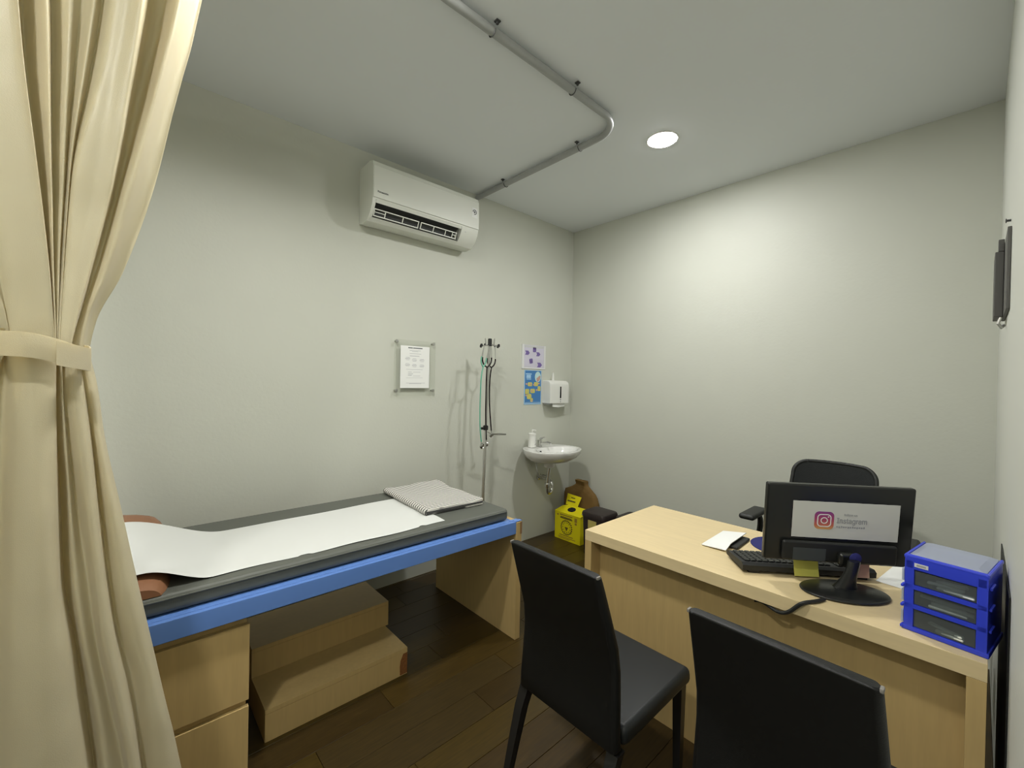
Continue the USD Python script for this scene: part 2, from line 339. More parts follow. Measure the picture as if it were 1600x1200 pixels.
v = np.vstack([top.reshape(-1, 3), bot.reshape(-1, 3)]); f = []; o = nx * ny; ix = lambda i, j: i * ny + j
for i in range(nx - 1):
    for j in range(ny - 1):
        f += [(ix(i, j), ix(i + 1, j), ix(i + 1, j + 1)), (ix(i, j), ix(i + 1, j + 1), ix(i, j + 1))]
        f += [(o + ix(i, j), o + ix(i + 1, j + 1), o + ix(i + 1, j)), (o + ix(i, j), o + ix(i, j + 1), o + ix(i + 1, j + 1))]
loop = [ix(i, 0) for i in range(nx)] + [ix(nx - 1, j) for j in range(1, ny)] + [ix(i, ny - 1) for i in range(nx - 2, -1, -1)] + [ix(0, j) for j in range(ny - 2, 0, -1)]
for a, b in zip(loop, loop[1:] + loop[:1]): f += [(a, o + a, o + b), (a, o + b, b)]
hm = trimesh.Trimesh(v, np.array(f), process=False)
if hm.volume < 0: hm.invert()
obj('headrest_cushion', hm, 'vinyl_brown', loc=(0, 2.186, 0.7396), smooth=50, label='brown vinyl headrest cushion under the white paper beside the curtain', cat='cushion')

# paper strip over mattress and headrest
nu, nv = 110, 24
g = np.zeros((nu, nv, 3))
us = np.linspace(-0.30, 1.248, nu)
def sheet_rise(x, w):                            # 0 on the flat mattress, 1 up on the headrest; the front edge drops sooner
    t = min(1, max(0, (0.26 + 0.105 * w - x) / (0.20 + 0.165 * w))); return t * t * (3 - 2 * t)
for i, x in enumerate(us):
    s = sheet_rise(x, 1.0)
    ya = 1.852 + 0.008 * math.sin(x * 5.1) + 0.004 * math.sin(x * 17 + 1) + 0.012 * max(0, (x - 1.0)) - 0.008 * s
    yb = 2.385 - 0.025 * s + 0.006 * math.sin(x * 4.0 + 2) + 0.003 * math.sin(x * 13)
    if 0.55 < x < 0.585: ya += 0.010
    if 1.10 < x < 1.13: ya += 0.012
    for j in range(nv):
        w = j / (nv - 1); yy = ya + (yb - ya) * w; s = sheet_rise(x, w); hh = 0.0012 + 0.117 * s
        xx = x + (0.010 * math.sin(w * 7) - 0.02 * w if i == nu - 1 else 0)
        zz = 0.7396 + 0.0012 + (hh - 0.0012) * (0.60 + 0.40 * w) + 0.0016 * (1 + math.sin(x * 9 + w * 6)) * (0.5 + 0.5 * math.sin(w * 9 + x * 3)) * (1 - s)
        g[i, j] = (xx, yy, zz)
obj('couch_paper', shell(g - np.array([0.5, 2.1, 0.7396]), 0.0006), 'couch_paper', loc=(0.5, 2.1, 0.7396), smooth=60, label='long strip of white couch paper laid over mattress and headrest', cat='paper sheet')

# striped folded cloth: two layers with a folded front-left edge
def towel():
    L, W, nu, nv = 0.56, 0.365, 40, 30      # L along local y, W along local x
    out = []
    for k, (z0, sh) in enumerate(((0.000, 0.0), (0.0100, -0.003), (0.0200, 0.002))):
        gg = np.zeros((nu, nv, 3))
        for i in range(nu):
            for j in range(nv):
                a, b = i / (nu - 1), j / (nv - 1)
                x = -W / 2 + W * a + sh; yv = -L / 2 + L * b + sh
                x += 0.010 * b * (a > 0.9) * math.sin(b * 14 + k)
                yv += 0.008 * math.sin(a * 9 + k) * (b > 0.95)
                z = z0 + 0.004 + 0.006 * (meshkit.noise(np.array([a * 4, b * 5, k * 7.0])) - 0.2) * (1 if k == 2 else .4) * (0.3 + a)
                z -= 0.004 * (1 - min(1, a * 14)) * (1 if k == 2 else 0)
                if k == 2: z += 0.022 * max(0, b - 0.75) * 4 * max(0, a - 0.35) * 0.35
                gg[i, j] = (x, yv, z)
        out.append(shell(gg, 0.0085))
    # rolled fold joining the layers along the local -x edge
    ring = []
    for j in range(nv):
        b = j / (nv - 1)
        ang = np.linspace(math.pi / 2, 3 * math.pi / 2, 9)
        ring.append(np.stack([-W / 2 + 0.004 + 0.014 * np.cos(ang), np.full(9, -L / 2 + L * b), 0.0140 + 0.0135 * np.sin(ang)], 1))
    out.append(shell(np.array(ring), 0.005))
    return join(out)
obj('striped_cloth', towel(), 'stripes', loc=(1.412, 2.245, 0.7440), rz=math.radians(-3.5), smooth=50, label='folded black and white striped cloth at the far end of the mattress', cat='cloth')

# ------------------------------------------------------------------ step stool
st = thing('step_stool', 'two-tread wooden step stool pushed under the bed', 'step stool', (0.755, 2.18, 0))
def S(*a, **k): return mv(box(*a, **k), (-0.755, -2.18, 0))
obj('lower_tread', S(0.440, 1.072, 1.905, 2.165, 0.112, 0.130, r=0.001), 'wood', st)
obj('upper_tread', S(0.440, 1.088, 2.148, 2.445, 0.242, 0.260, r=0.001), 'wood', st)
obj('lower_riser', S(0.440, 1.072, 1.905, 1.922, 0.0, 0.1115), 'wood', st)
obj('upper_riser', S(0.440, 1.088, 2.148, 2.165, 0.1305, 0.2415), 'wood', st)
for x in (0.440, 1.054):
    obj('side_panel', prism_axis([(1.9225 - 2.18, 0.0), (2.445 - 2.18, 0.0), (2.445 - 2.18, 0.2415), (2.1655 - 2.18, 0.2415), (2.1655 - 2.18, 0.1115), (1.9225 - 2.18, 0.1115)], x - 0.755, x + 0.017 - 0.755, 'x'), 'wood', st)
obj('worn_patch', lay(prism([(0.278, 0.004), (0.3165, 0.004), (0.3165, 0.106), (0.294, 0.105), (0.280, 0.075), (0.276, 0.045)], 0, 0.0006), frame_of((0, 1.9049 - 2.18, 0), (1, 0, 0), (0, 0, 1))), 'chip_core', st, label='patch of bare brown board where the laminate is gone')

# ------------------------------------------------------------------ desk
dk = thing('desk', 'pale wood office desk with a recessed front panel by the right wall', 'desk', (2.0, 0.62, 0))
def D(*a, **k): return mv(box(*a, **k), (-2.0, -0.62, 0))
DX, DX1, DY0, DY1, DZ = 1.674, 2.324, -0.0305, 1.279, 0.7553
obj('desk_top', D(DX, DX1, DY0, DY1, 0.707, DZ, r=0.0012), 'wood_lit_top', dk)
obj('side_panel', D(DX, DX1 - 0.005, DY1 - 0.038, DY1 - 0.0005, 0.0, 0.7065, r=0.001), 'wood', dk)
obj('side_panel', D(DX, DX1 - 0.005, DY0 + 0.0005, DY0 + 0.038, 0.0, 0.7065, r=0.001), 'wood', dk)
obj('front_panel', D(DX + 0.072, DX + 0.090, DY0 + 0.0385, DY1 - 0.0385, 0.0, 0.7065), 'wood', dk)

# ------------------------------------------------------------------ air conditioner
ac = thing('air_conditioner', 'white split air conditioner high on the left wall', 'air conditioner', (1.585, YA - 0.001, 2.66))
AW = 0.842
# side profile, local y (0 wall .. negative to room), local z
prof = [(0, -0.165), (0, 0.196), (-0.150, 0.202), (-0.196, 0.190), (-0.206, 0.160), (-0.209, 0.02), (-0.206, -0.045), (-0.196, -0.085), (-0.165, -0.135), (-0.120, -0.170), (-0.05, -0.175)]
mouth = [(0, -0.165), (0, 0.196), (-0.150, 0.202), (-0.196, 0.190), (-0.206, 0.160), (-0.209, 0.02), (-0.205, -0.050), (-0.160, -0.045), (-0.105, -0.080), (-0.090, -0.125), (-0.150, -0.150), (-0.120, -0.170), (-0.05, -0.175)]
obj('housing', join([prism_axis(prof, -AW / 2, -AW / 2 + 0.022, 'x'), prism_axis(mouth, -AW / 2 + 0.022, AW / 2 - 0.150, 'x'), prism_axis(prof, AW / 2 - 0.150, AW / 2, 'x')]), 'plastic_white_dim', ac, smooth=28)
fp = [(-0.2060, 0.165), (-0.2105, 0.160), (-0.2145, 0.02), (-0.2125, -0.040), (-0.2075, -0.043), (-0.2095, 0.02)]
obj('front_panel', prism_axis(fp, -AW / 2 + 0.002, AW / 2 - 0.002, 'x'), 'plastic_white_dim', ac, smooth=28)
obj('outlet_recess', prism_axis([(-0.165, -0.0475), (-0.108, -0.082), (-0.094, -0.1235), (-0.150, -0.1485), (-0.1485, -0.1455), (-0.097, -0.1225), (-0.111, -0.0835), (-0.166, -0.0500)], -AW / 2 + 0.0225, AW / 2 - 0.1505, 'x'), 'dark_grey', ac, smooth=False)
# louvre frames lie across the mouth, in the slanting plane between panel edge and chin
MA, MB_ = np.array([-0.186, -0.074]), np.array([-0.156, -0.140])
def louvre(x0, x1, ribs):
    ms = []
    for t in (0.0, 1.0):
        p = MA + (MB_ - MA) * (0.42 + 0.58 * t); ms.append(box(x0, x1, p[0] - 0.004, p[0] + 0.004, p[1] - 0.003, p[1] + 0.003))
    for x in ribs:
        q0 = MA + (MB_ - MA) * 0.42; qm = (q0 + MB_) / 2
        ms.append(tube([(x, *q0), (x, *qm), (x, *MB_)], 0.0042, 6))
    return join(ms)
x0 = -AW / 2 + 0.026
obj('louvre', louvre(x0, x0 + 0.325, [x0 + 0.003, x0 + 0.078, x0 + 0.205, x0 + 0.322]), 'plastic_white_dim', ac)
obj('louvre', louvre(x0 + 0.340, x0 + 0.640, [x0 + 0.343, x0 + 0.445, x0 + 0.545, x0 + 0.605, x0 + 0.637]), 'plastic_white_dim', ac)
for xa in (x0 + 0.006, x0 + 0.607):
    obj('louvre_bar', box(xa, xa + 0.070 if xa < 0 else xa + 0.028, -0.170, -0.162, -0.121, -0.117), 'plastic_white_dim', ac)
obj('flap', prism_axis([(-0.206, -0.0505), (-0.196, -0.0505), (-0.188, -0.066), (-0.197, -0.070)], -AW / 2 + 0.024, AW / 2 - 0.152, 'x'), 'plastic_white_dim', ac)
acT = frame_of((0, -0.2146, 0), (1, 0, 0), (0, 0, 1))
obj('brand_lettering', lay(text('Panasonic', 0.0115, 0.072, bold=True, at=(-0.392, -0.008)), acT), 'ink_dark', ac, smooth=False)
stk = mv(prism(rrect(0.052, 0.085, 0.003, (0.378, 0.068)), 0, 0.0006), (0, 0, 0))
e = obj('energy_sticker', lay(stk, frame_of((0, -0.2134, 0), (1, 0, 0), (0, 0, 1))), 'paper', ac, smooth=False)
ring = Point(0.378, 0.080).buffer(0.019).difference(Point(0.378, 0.080).buffer(0.0125)).difference(Polygon([(0.352, 0.080), (0.378, 0.080), (0.368, 0.050), (0.352, 0.050)]))
obj('sticker_mark', lay(join([prism(ring, 0, 0.0006), prism(Point(0.377, 0.080).buffer(0.008), 0, 0.0006)]), frame_of((0, -0.2141, 0), (1, 0, 0), (0, 0, 1))), 'ink_dark', e, smooth=False)
obj('display_mark', lay(prism([(0.300, 0.0), (0.314, 0.0), (0.314, 0.024)], 0, 0.0006), frame_of((0, -0.1985, -0.085), (1, 0, 0), (0, 0.25, 0.97))), 'ink_light', ac, smooth=False)

# ------------------------------------------------------------------ curtain rail on the ceiling
RZ = H - 0.0265
cr = thing('curtain_rail', 'grey curtain rail bent round a corner on the ceiling', 'curtain rail', (2.145, 1.433, RZ))
RR = 0.17
path = [(0, YA - 1.433 - 0.004, 0), (0, 1.0, 0), (0, 0.5, 0), (0, RR + 0.05, 0), (0, RR + 0.02, 0)]
path += [(-RR + RR * math.cos(a), RR - RR * math.sin(a), 0) for a in np.linspace(0, math.pi / 2, 12)]
path += [(-RR - 0.02, 0, 0), (-RR - 0.05, 0, 0), (-0.7, 0, 0), (-1.6, 0, 0), (-2.6, 0, 0), (-3.4, 0, 0)]
obj('rail', tube(path, 0.0195, 14), 'grey_paint', cr)
def saddle(x, y, d):
    ms = []
    for s in (-1, 1):
        q = (x + s * 0.032 * d[0], y + s * 0.032 * d[1])
        ms.append(box(q[0] - 0.011, q[0] + 0.011, q[1] - 0.011, q[1] + 0.011, 0.0195, 0.0255, r=0.002)); ms.append(lathe([(0, 0.010), (0.006, 0.011), (0.006, 0.0195)], 10, (q[0], q[1], 0)))
    a = np.linspace(0, math.pi, 9)
    ms.append(tube([(x + 0.0225 * math.cos(t) * d[0], y + 0.0225 * math.cos(t) * d[1], -0.0225 * math.sin(t)) for t in a], 0.0025, 6))
    return join(ms)
for x, y, d in ((0, 1.02, (1, 0)), (0, 0.31, (1, 0)), (-0.45, 0, (0, 1)), (-0.985, 0, (0, 1)), (-1.75, 0, (0, 1)), (-2.6, 0, (0, 1))):
    obj('bracket', saddle(x, y, d), 'dark_grey', cr)

# ------------------------------------------------------------------ curtain
UPPER_Z = [2.357, 2.191, 1.934, 1.72, 1.598, 1.529]
UPPER_X = [
    (-0.395, -0.381, -0.317, -0.246, -0.202, -0.186, 0.000),
    (-0.335, -0.321, -0.265, -0.217, -0.186, -0.177, 0.050),
    (-0.302, -0.286, -0.245, -0.201, -0.185, -0.179, 0.010),
    (-0.249, -0.236, -0.210, -0.179, -0.165, -0.162, 0.045),
    (-0.186, -0.176, -0.153, -0.133, -0.121, -0.116, 0.055),
    (-0.174, -0.164, -0.140, -0.122, -0.114, -0.110, 0.070),
    (-0.175, -0.167, -0.143, -0.126, -0.117, -0.114, -0.005),
    (-0.156, -0.151, -0.133, -0.123, -0.115, -0.112, 0.005),
    (-0.130, -0.125, -0.119, -0.115, -0.110, -0.107, 0.050),
    (-0.127, -0.124, -0.120, -0.117, -0.113, -0.112, -0.012),
    (-0.109, -0.109, -0.111, -0.112, -0.110, -0.109, 0.000),
    (-0.090, -0.094, -0.100, -0.106, -0.106, -0.105, 0.016),
    (-0.076, -0.086, -0.098, -0.106, -0.109, -0.109, -0.018),
    (-0.053, -0.068, -0.090, -0.099, -0.102, -0.103, 0.022),
    (-0.043, -0.060, -0.090, -0.102, -0.106, -0.106, -0.010),
    (-0.022, -0.040, -0.080, -0.094, -0.099, -0.101, 0.030),
    (0.005, -0.016, -0.046, -0.076, -0.085, -0.090, 0.040),
    (0.030, 0.012, -0.018, -0.056, -0.076, -0.085, 0.055),
    (0.044, 0.021, -0.014, -0.053, -0.075, -0.088, -0.015),
    (0.064, 0.036, -0.005, -0.046, -0.074, -0.086, -0.030),
    (0.080, 0.052, 0.002, -0.039, -0.067, -0.080, 0.020),
    (0.093, 0.063, 0.016, -0.028, -0.060, -0.069, 0.050),
    (0.110, 0.078, 0.031, -0.019, -0.055, -0.064, 0.000),
    (0.134, 0.102, 0.056, -0.000, -0.045, -0.056, -0.030),
]
LOWER_Z = [1.513, 1.444, 1.321, 1.151, 0.995, 0.839, 0.683, 0.518]
LOWER_X = [
    (-0.191, -0.244, -0.299, -0.321, -0.342, -0.363, -0.389, -0.414, 0.000),
    (-0.184, -0.204, -0.220, -0.236, -0.251, -0.266, -0.280, -0.295, 0.040),
    (-0.187, -0.188, -0.192, -0.197, -0.201, -0.205, -0.208, -0.212, -0.020),
    (-0.168, -0.164, -0.163, -0.166, -0.165, -0.164, -0.163, -0.162, 0.050),
    (-0.139, -0.134, -0.133, -0.127, -0.121, -0.116, -0.110, -0.104, 0.085),
    (-0.108, -0.107, -0.106, -0.104, -0.098, -0.082, -0.068, -0.051, 0.060),
    (-0.108, -0.108, -0.107, -0.101, -0.095, -0.074, -0.058, -0.041, -0.012),
    (-0.099, -0.097, -0.092, -0.084, -0.074, -0.057, -0.036, -0.018, 0.034),
    (-0.099, -0.097, -0.089, -0.075, -0.056, -0.039, -0.017, 0.008, 0.008),
    (-0.086, -0.080, -0.070, -0.054, -0.038, -0.023, 0.000, 0.023, 0.045),
    (-0.076, -0.067, -0.054, -0.039, -0.025, -0.006, 0.017, 0.040, 0.035),
    (-0.073, -0.064, -0.051, -0.035, -0.019, 0.000, 0.030, 0.048, -0.008),
    (-0.064, -0.054, -0.041, -0.020, 0.001, 0.026, 0.056, 0.079, 0.020),
    (-0.056, -0.043, -0.029, 0.001, 0.028, 0.055, 0.083, 0.114, 0.000),
]

CY = 1.433
cu = thing('curtain', 'cream curtain gathered by a tie-back at the left edge', 'curtain', (-0.12, CY, 0))
def drape(table, zs, znew, ext_top, ext_bot, fade, sub=9):
    tb = np.array(table); xs, d = tb[:, :-1], tb[:, -1]
    d = np.where(d < 0, d * 0.70, d * 0.82)
    zz = np.array(zs); order = np.argsort(zz)
    cols = np.array([PchipInterpolator(zz[order], r[order], extrapolate=True)(np.clip(znew, zz.min(), zz.max())) for r in xs])
    lo, hi = zz.min(), zz.max()
    for k, z in enumerate(znew):
        if z > hi and ext_top: cols[:, k] += (xs[:, order[-1]] - xs[:, order[-2]]) / (zz[order[-1]] - zz[order[-2]]) * (z - hi) * 0.8
        if z < lo and ext_bot: cols[:, k] += (xs[:, order[1]] - xs[:, order[0]]) / (zz[order[1]] - zz[order[0]]) * (z - lo) * 0.85
    n = len(tb); t = np.arange(n); tn = np.linspace(0, n - 1, (n - 1) * sub + 1)
    G = np.zeros((len(tn), len(znew), 3))
    for k, z in enumerate(znew):
        amp = fade(z); G[:, k, 0] = PchipInterpolator(t, cols[:, k])(tn) * 0.45 + CubicSpline(t, cols[:, k])(tn) * 0.55
        dd = PchipInterpolator(t, d)(tn); ds = CubicSpline(t, d)(tn)
        base = -0.035 * np.sin(np.pi * tn / (n - 1)) * (1 - min(1, abs(z - 1.53) / 0.35))
        G[:, k, 1] = -(0.5 * dd + 0.5 * ds) * amp + base; G[:, k, 2] = z
    G[:, :, 0] += 0.12; G[:, :, 1] += 0.015
    nz = meshkit.noise(G * np.array([9, 9, 3.5])) - 0.5; n2 = meshkit.noise(G * np.array([30, 30, 14]), 3) - 0.5
    G[:, :, 1] += 0.010 * nz + 0.0025 * n2; G[:, :, 0] += 0.003 * nz
    return G
zu = np.r_[np.linspace(1.519, 1.70, 26), np.linspace(1.72, 2.925, 60)]
Gu = drape(UPPER_X, UPPER_Z, zu, True, False, lambda z: 0.20 + 0.80 * min(1, max(0, (z - 1.53) / 0.75)))
obj('upper_drape', shell(Gu, 0.0012), 'curtain', cu, smooth=True)
zl = np.r_[np.linspace(0.03, 1.30, 70), np.linspace(1.31, 1.527, 26)]
Gl = drape(LOWER_X, LOWER_Z, zl, False, True, lambda z: 0.42 + 0.58 * min(1, max(0, (1.52 - z) / 0.35)))
obj('lower_drape', shell(Gl, 0.0012), 'curtain', cu, smooth=True)
# tie-back: a flat band round the waist, its free end standing off at the right
bw, n = 0.052, 60
rows = []
for a in np.linspace(-0.15, 2 * math.pi - 0.35, n):
    x, yv = -0.006 - 0.0735 * math.cos(a), -0.026 - 0.060 * math.sin(a)
    tilt = -0.22 * (x)
    zc = 1.519 + tilt - 0.004 * math.sin(a * 3)
    rows.append([(x, yv, zc - bw / 2), (x * 1.01, yv * 1.02, zc - bw / 6), (x * 1.01, yv * 1.02, zc + bw / 6), (x, yv, zc + bw / 2)])
tb = obj('tie_back', shell(np.array(rows), 0.0025), 'curtain', cu, smooth=60, label='cream fabric tie-back band')
tab = []
for x, yv in ((0.018, -0.087), (0.038, -0.080), (0.054, -0.066), (0.0635, -0.050), (0.0685, -0.040)):
    zc = 1.516 - 0.22 * x; tab.append([(x, yv - 0.004, zc - bw / 2), (x, yv - 0.004, zc), (x, yv - 0.004, zc + bw / 2)])
obj('tie_back_end', shell(np.array(tab), 0.002), 'curtain', tb, smooth=60)

# ------------------------------------------------------------------ things on the left wall
WL = lambda x, z, off=0.0: frame_of((x, -off, z), (1, 0, 0), (0, 0, 1))
sg = thing('framed_notice', 'clear acrylic panel on four stand-offs holding a white notice on the left wall', 'notice', (1.59, YA, 1.555))
def W(m, off): return lay(m, frame_of((0, -off, 0), (1, 0, 0), (0, 0, 1)))
obj('acrylic_panel', W(prism(rrect(0.338, 0.405, 0.003, (0, -0.005)), 0, 0.004), 0.024), 'acrylic', sg, smooth=False)
for x, z in ((-0.150, 0.182), (0.150, 0.182), (-0.150, -0.168), (0.150, -0.168)):
    obj('stand_off', lathe([(0.0075, 0.0005), (0.0075, 0.024), (0.0115, 0.0282), (0.0115, 0.033), (0.0095, 0.0355), (0, 0.0360)], 18, (x, 0, z), axis='y'), 'steel', sg)
sh = obj('notice_sheet', W(bar(-0.121, 0.116, -0.150, 0.155, 0.0008), 0.0285), 'paper', sg, smooth=False, label='white printed notice sheet')
mk = []
def line(x0, x1, y, h=0.0035): mk.append(bar(x0, x1, y - h / 2, y + h / 2, 0.0004))
line(-0.062, -0.026, 0.141, 0.007); line(-0.022, 0.055, 0.141, 0.007)
hd = W(join(mk), 0.0294); obj('print', hd, 'ink_dark', sh, smooth=False, kind='stuff')
mk = []
line(-0.05, 0.04, 0.1225, .004); line(-0.03, 0.02, 0.115, .003); line(-0.05, 0.045, 0.100); line(-0.048, 0.030, 0.083, .005)
for x, y in ((-0.065, 0.062), (-0.01, 0.053), (0.052, 0.053), (-0.065, 0.017), (-0.01, 0.013), (0.052, 0.012)):
    for q in range(4): line(x - 0.022 + 0.005 * abs(1.5 - q), x + 0.022 - 0.005 * abs(1.5 - q), y + 0.010 - q * 0.006, 0.003)
line(-0.075, 0.06, -0.015, .003); line(-0.06, -0.03, -0.034, .004); line(-0.02, 0.04, -0.034, .003); line(-0.06, -0.02, -0.047, .005); line(-0.06, -0.03, -0.058, .006); line(-0.02, 0.04, -0.062, .003); line(-0.075, 0.06, -0.076, .002); line(-0.075, 0.08, -0.114, .003); line(-0.05, 0.05, -0.119, .003)
obj('print', W(join(mk), 0.0294), 'ink_light', sh, smooth=False, kind='stuff')

# hand-rub steps card in a white-edged holder
p1 = thing('hand_wash_card', 'pale lilac hand-cleaning card in a clear holder above the blue poster', 'poster', (2.846, YA, 1.698))
obj('holder', W(join([bar(-0.158, -0.132, -0.112, 0.112, 0.007), bar(0.132, 0.155, -0.110, 0.110, 0.005), bar(-0.132, 0.132, -0.112, -0.100, 0.005), bar(-0.132, 0.132, -0.100, 0.108, 0.002)]), 0.0005), 'label_white', p1, smooth=False)
cd = obj('card', W(bar(-0.1315, 0.1315, -0.0995, 0.1075, 0.0012), 0.0028), 'poster_lilac', p1, smooth=False)
arr = lambda cx, cy, s=1, r=0: trimesh.util.concatenate([lay(prism([(-0.030, -0.020), (0.010, -0.020), (0.030, 0), (0.010, 0.020), (-0.030, 0.020), (-0.018, 0)], 0, 0.0004), T_rot(cx, cy, s, r))])
def T_rot(cx, cy, s, r):
    T = trimesh.transformations.rotation_matrix(r, (0, 0, 1)); T[:2, :2] *= s; T[:2, 3] = (cx, cy); return T
hand = lambda cx, cy, r=0: lay(join([prism(rrect(0.044, 0.030, 0.010), 0, 0.0004)] + [prism(rrect(0.010, 0.022, 0.0048, (-0.016 + 0.0108 * i, 0.022 - 0.002 * abs(i - 1.5))), 0, 0.0004) for i in range(4)]), T_rot(cx, cy, 1, r))
obj('print', W(join([arr(-0.088, 0.035), hand(0.004, 0.060), arr(0.055, 0.028, 0.95), hand(-0.04, -0.032, 3.3), arr(0.075, -0.072, 1.1)]), 0.0042), 'poster_purple', cd, smooth=False, kind='stuff')
obj('print', W(join([bar(-0.12, -0.04, -0.092, -0.087, .0004), bar(-0.125, 0.125, 0.083, 0.104, .0004)]), 0.0042), 'ink_light', cd, smooth=False, kind='stuff')

p2 = thing('hand_wash_poster', 'blue hand-washing poster with yellow panels below the lilac card', 'poster', (2.838, YA, 1.415))
obj('backing', W(bar(-0.112, 0.112, -0.160, 0.158, 0.003), 0.0005), 'poster_cyan', p2, smooth=False)
sheet = obj('sheet', W(bar(-0.104, 0.106, -0.148, 0.155, 0.001), 0.0036), 'poster_blue', p2, smooth=False)
obj('print', W(join([bar(-0.095, -0.020, 0.118, 0.128, .0004), bar(-0.088, -0.030, 0.085, 0.115, .0004), bar(-0.085, -0.025, 0.072, 0.080, .0004), bar(-0.1, 0.10, -0.144, -0.139, .0004)]), 0.0047), 'poster_cyan', sheet, smooth=False, kind='stuff')
obj('print', W(prism(Polygon([(0.063 + 0.040 * math.cos(a), 0.098 + 0.050 * math.sin(a)) for a in np.linspace(0, 2 * math.pi, 28)[:-1]]), 0, 0.0004), 0.0047), 'poster_teal', sheet, smooth=False, kind='stuff')
obj('print', W(prism([(0.050, 0.055), (0.062, 0.050), (0.088, 0.070), (0.100, 0.100), (0.085, 0.112), (0.068, 0.098), (0.045, 0.085)], 0, 0.0004), 0.0052), 'poster_skin', sheet, smooth=False, kind='stuff')
blobs = [rrect(0.056, 0.036, 0.010, (-0.040, 0.028)), rrect(0.055, 0.038, 0.012, (0.040, 0.030)), rrect(0.040, 0.046, 0.010, (0.082, -0.012)), rrect(0.062, 0.040, 0.012, (-0.004, -0.034)), rrect(0.052, 0.050, 0.010, (-0.075, -0.040)), rrect(0.060, 0.050, 0.016, (-0.048, -0.085)), rrect(0.036, 0.036, 0.012, (-0.015, -0.118))]
obj('print', W(join([prism(b, 0, 0.0004) for b in blobs]), 0.0047), 'poster_yellow', sheet, smooth=False, kind='stuff')
obj('print', W(join([prism(rrect(0.022, 0.015, 0.006, c), 0, 0.0004) for c in ((-0.085, 0.030), (-0.034, 0.028), (0.012, 0.024), (0.078, 0.036), (-0.012, -0.034), (0.048, -0.025), (-0.088, -0.075), (-0.012, -0.125))]), 0.0052), 'poster_skin', sheet, smooth=False, kind='stuff')

# paper towel dispenser
dp = thing('towel_dispenser', 'white paper towel dispenser on the left wall beside the corner', 'dispenser', (3.105, YA - 0.0005, 1.375))
pr_ = [(-0.0, -0.09), (-0.0, 0.105), (-0.072, 0.105), (-0.092, 0.098), (-0.103, 0.080), (-0.106, 0.02), (-0.106, -0.108), (-0.02, -0.108)]
def disp_cover():
    rings = []
    for x, s in ((-0.136, 0.90), (-0.133, 0.965), (-0.126, 0.99), (-0.11, 1.0), (0.11, 1.0), (0.126, 0.99), (0.133, 0.965), (0.136, 0.90)):
        rings.append(np.array([(x, yy * (s if yy < -0.001 else 1), (zz - 0) * (s if zz > 0 else 1)) for yy, zz in spline_poly]))
    return loft(rings)
spline_poly = [(0, -0.108), (0, 0.0), (0, 0.108), (-0.040, 0.108), (-0.070, 0.106), (-0.088, 0.099), (-0.099, 0.086), (-0.105, 0.066), (-0.107, 0.03), (-0.107, -0.04), (-0.107, -0.108), (-0.05, -0.108)]
obj('cover', disp_cover(), 'plastic_white', dp, smooth=30)
obj('window', box(-0.001, 0.016, -0.1082, -0.1072, -0.060, 0.050), 'black_hole', dp, smooth=False)
obj('key_mark', join([lathe([(0, 0.1072), (0.006, 0.1072), (0.006, 0.1080), (0, 0.1080)], 12, (0.0075, 0, -0.075), 'y'), lathe([(0, 0.1072), (0.005, 0.1072), (0.005, 0.1080), (0, 0.1080)], 12, (0.0075, 0, -0.095), 'y')]), 'dark_grey', dp)
obj('lock_tab', lathe([(0.012, 0), (0.010, 0.04), (0.006, 0.072), (0, 0.075)], 14, (-0.035, -0.045, 0.108)), 'plastic_white', dp)
obj('tray', box(-0.125, 0.09, -0.085, -0.0, -0.122, -0.1085, r=0.003), 'grey_paint', dp)
gp = np.array([[(x, -0.088 + 0.003 * math.sin(x * 40), -0.110 - z * (1 - 0.3 * abs(x) / 0.1)) for z in np.linspace(0, 0.040, 5)] for x in np.linspace(-0.085, 0.085, 12)])
obj('paper_end', shell(gp, 0.001), 'paper', dp)

# ------------------------------------------------------------------ basin
SX, SY = 2.87, YA - 0.001
sk = thing('wash_basin', 'small white ceramic wash basin on the left wall near the corner', 'basin', (SX, SY, 0.87))
NB = 56
def outline(sx=1.0, sb=1.0, cx=0.0, cy=-0.235, a=0.287, bf=0.240, bb=0.234, eb=3.4):
    pts = []
    for t in np.linspace(0, 2 * math.pi, NB, endpoint=False):
        c, s = math.cos(t), math.sin(t)
        if s <= 0: x, y = a * c, bf * s
        else:
            x = a * math.copysign(abs(c) ** (2 / eb), c); y = bb * abs(s) ** (2 / eb); x *= 1 - 0.26 * (y / bb) ** 1.3
        pts.append((cx + x * sx, cy + y * sb))
    return np.array(pts)
def ring(o, z): return np.column_stack([o, np.full(len(o), z)])
def R_(s, z, cy=-0.235):                       # outer body: shrinks towards the wall side foot
    o = outline(); c = np.array([0.0, -0.15]); q = c + (o - c) * s; q[:, 1] = np.minimum(q[:, 1], -0.001); return ring(q, z)
inner = lambda s, z, dy=0: ring(np.array([(0.012 + 0.218 * s * math.cos(t), -0.272 + dy + (0.158 if math.sin(t) < 0 else 0.128) * s * math.sin(t)) for t in np.linspace(0, 2 * math.pi, NB, endpoint=False)]), z)
rings = [R_(0.20, -0.128), R_(0.40, -0.126), R_(0.70, -0.106), R_(0.88, -0.070), R_(0.970, -0.036), R_(0.99, -0.012), R_(0.995, -0.004), R_(0.985, 0.0), R_(0.95, 0.001), inner(1.06, -0.0015), inner(1.0, -0.006), inner(0.94, -0.025), inner(0.82, -0.062), inner(0.58, -0.096), inner(0.30, -0.108), inner(0.10, -0.110)]
obj('bowl', loft(rings), 'ceramic', sk, smooth=40)
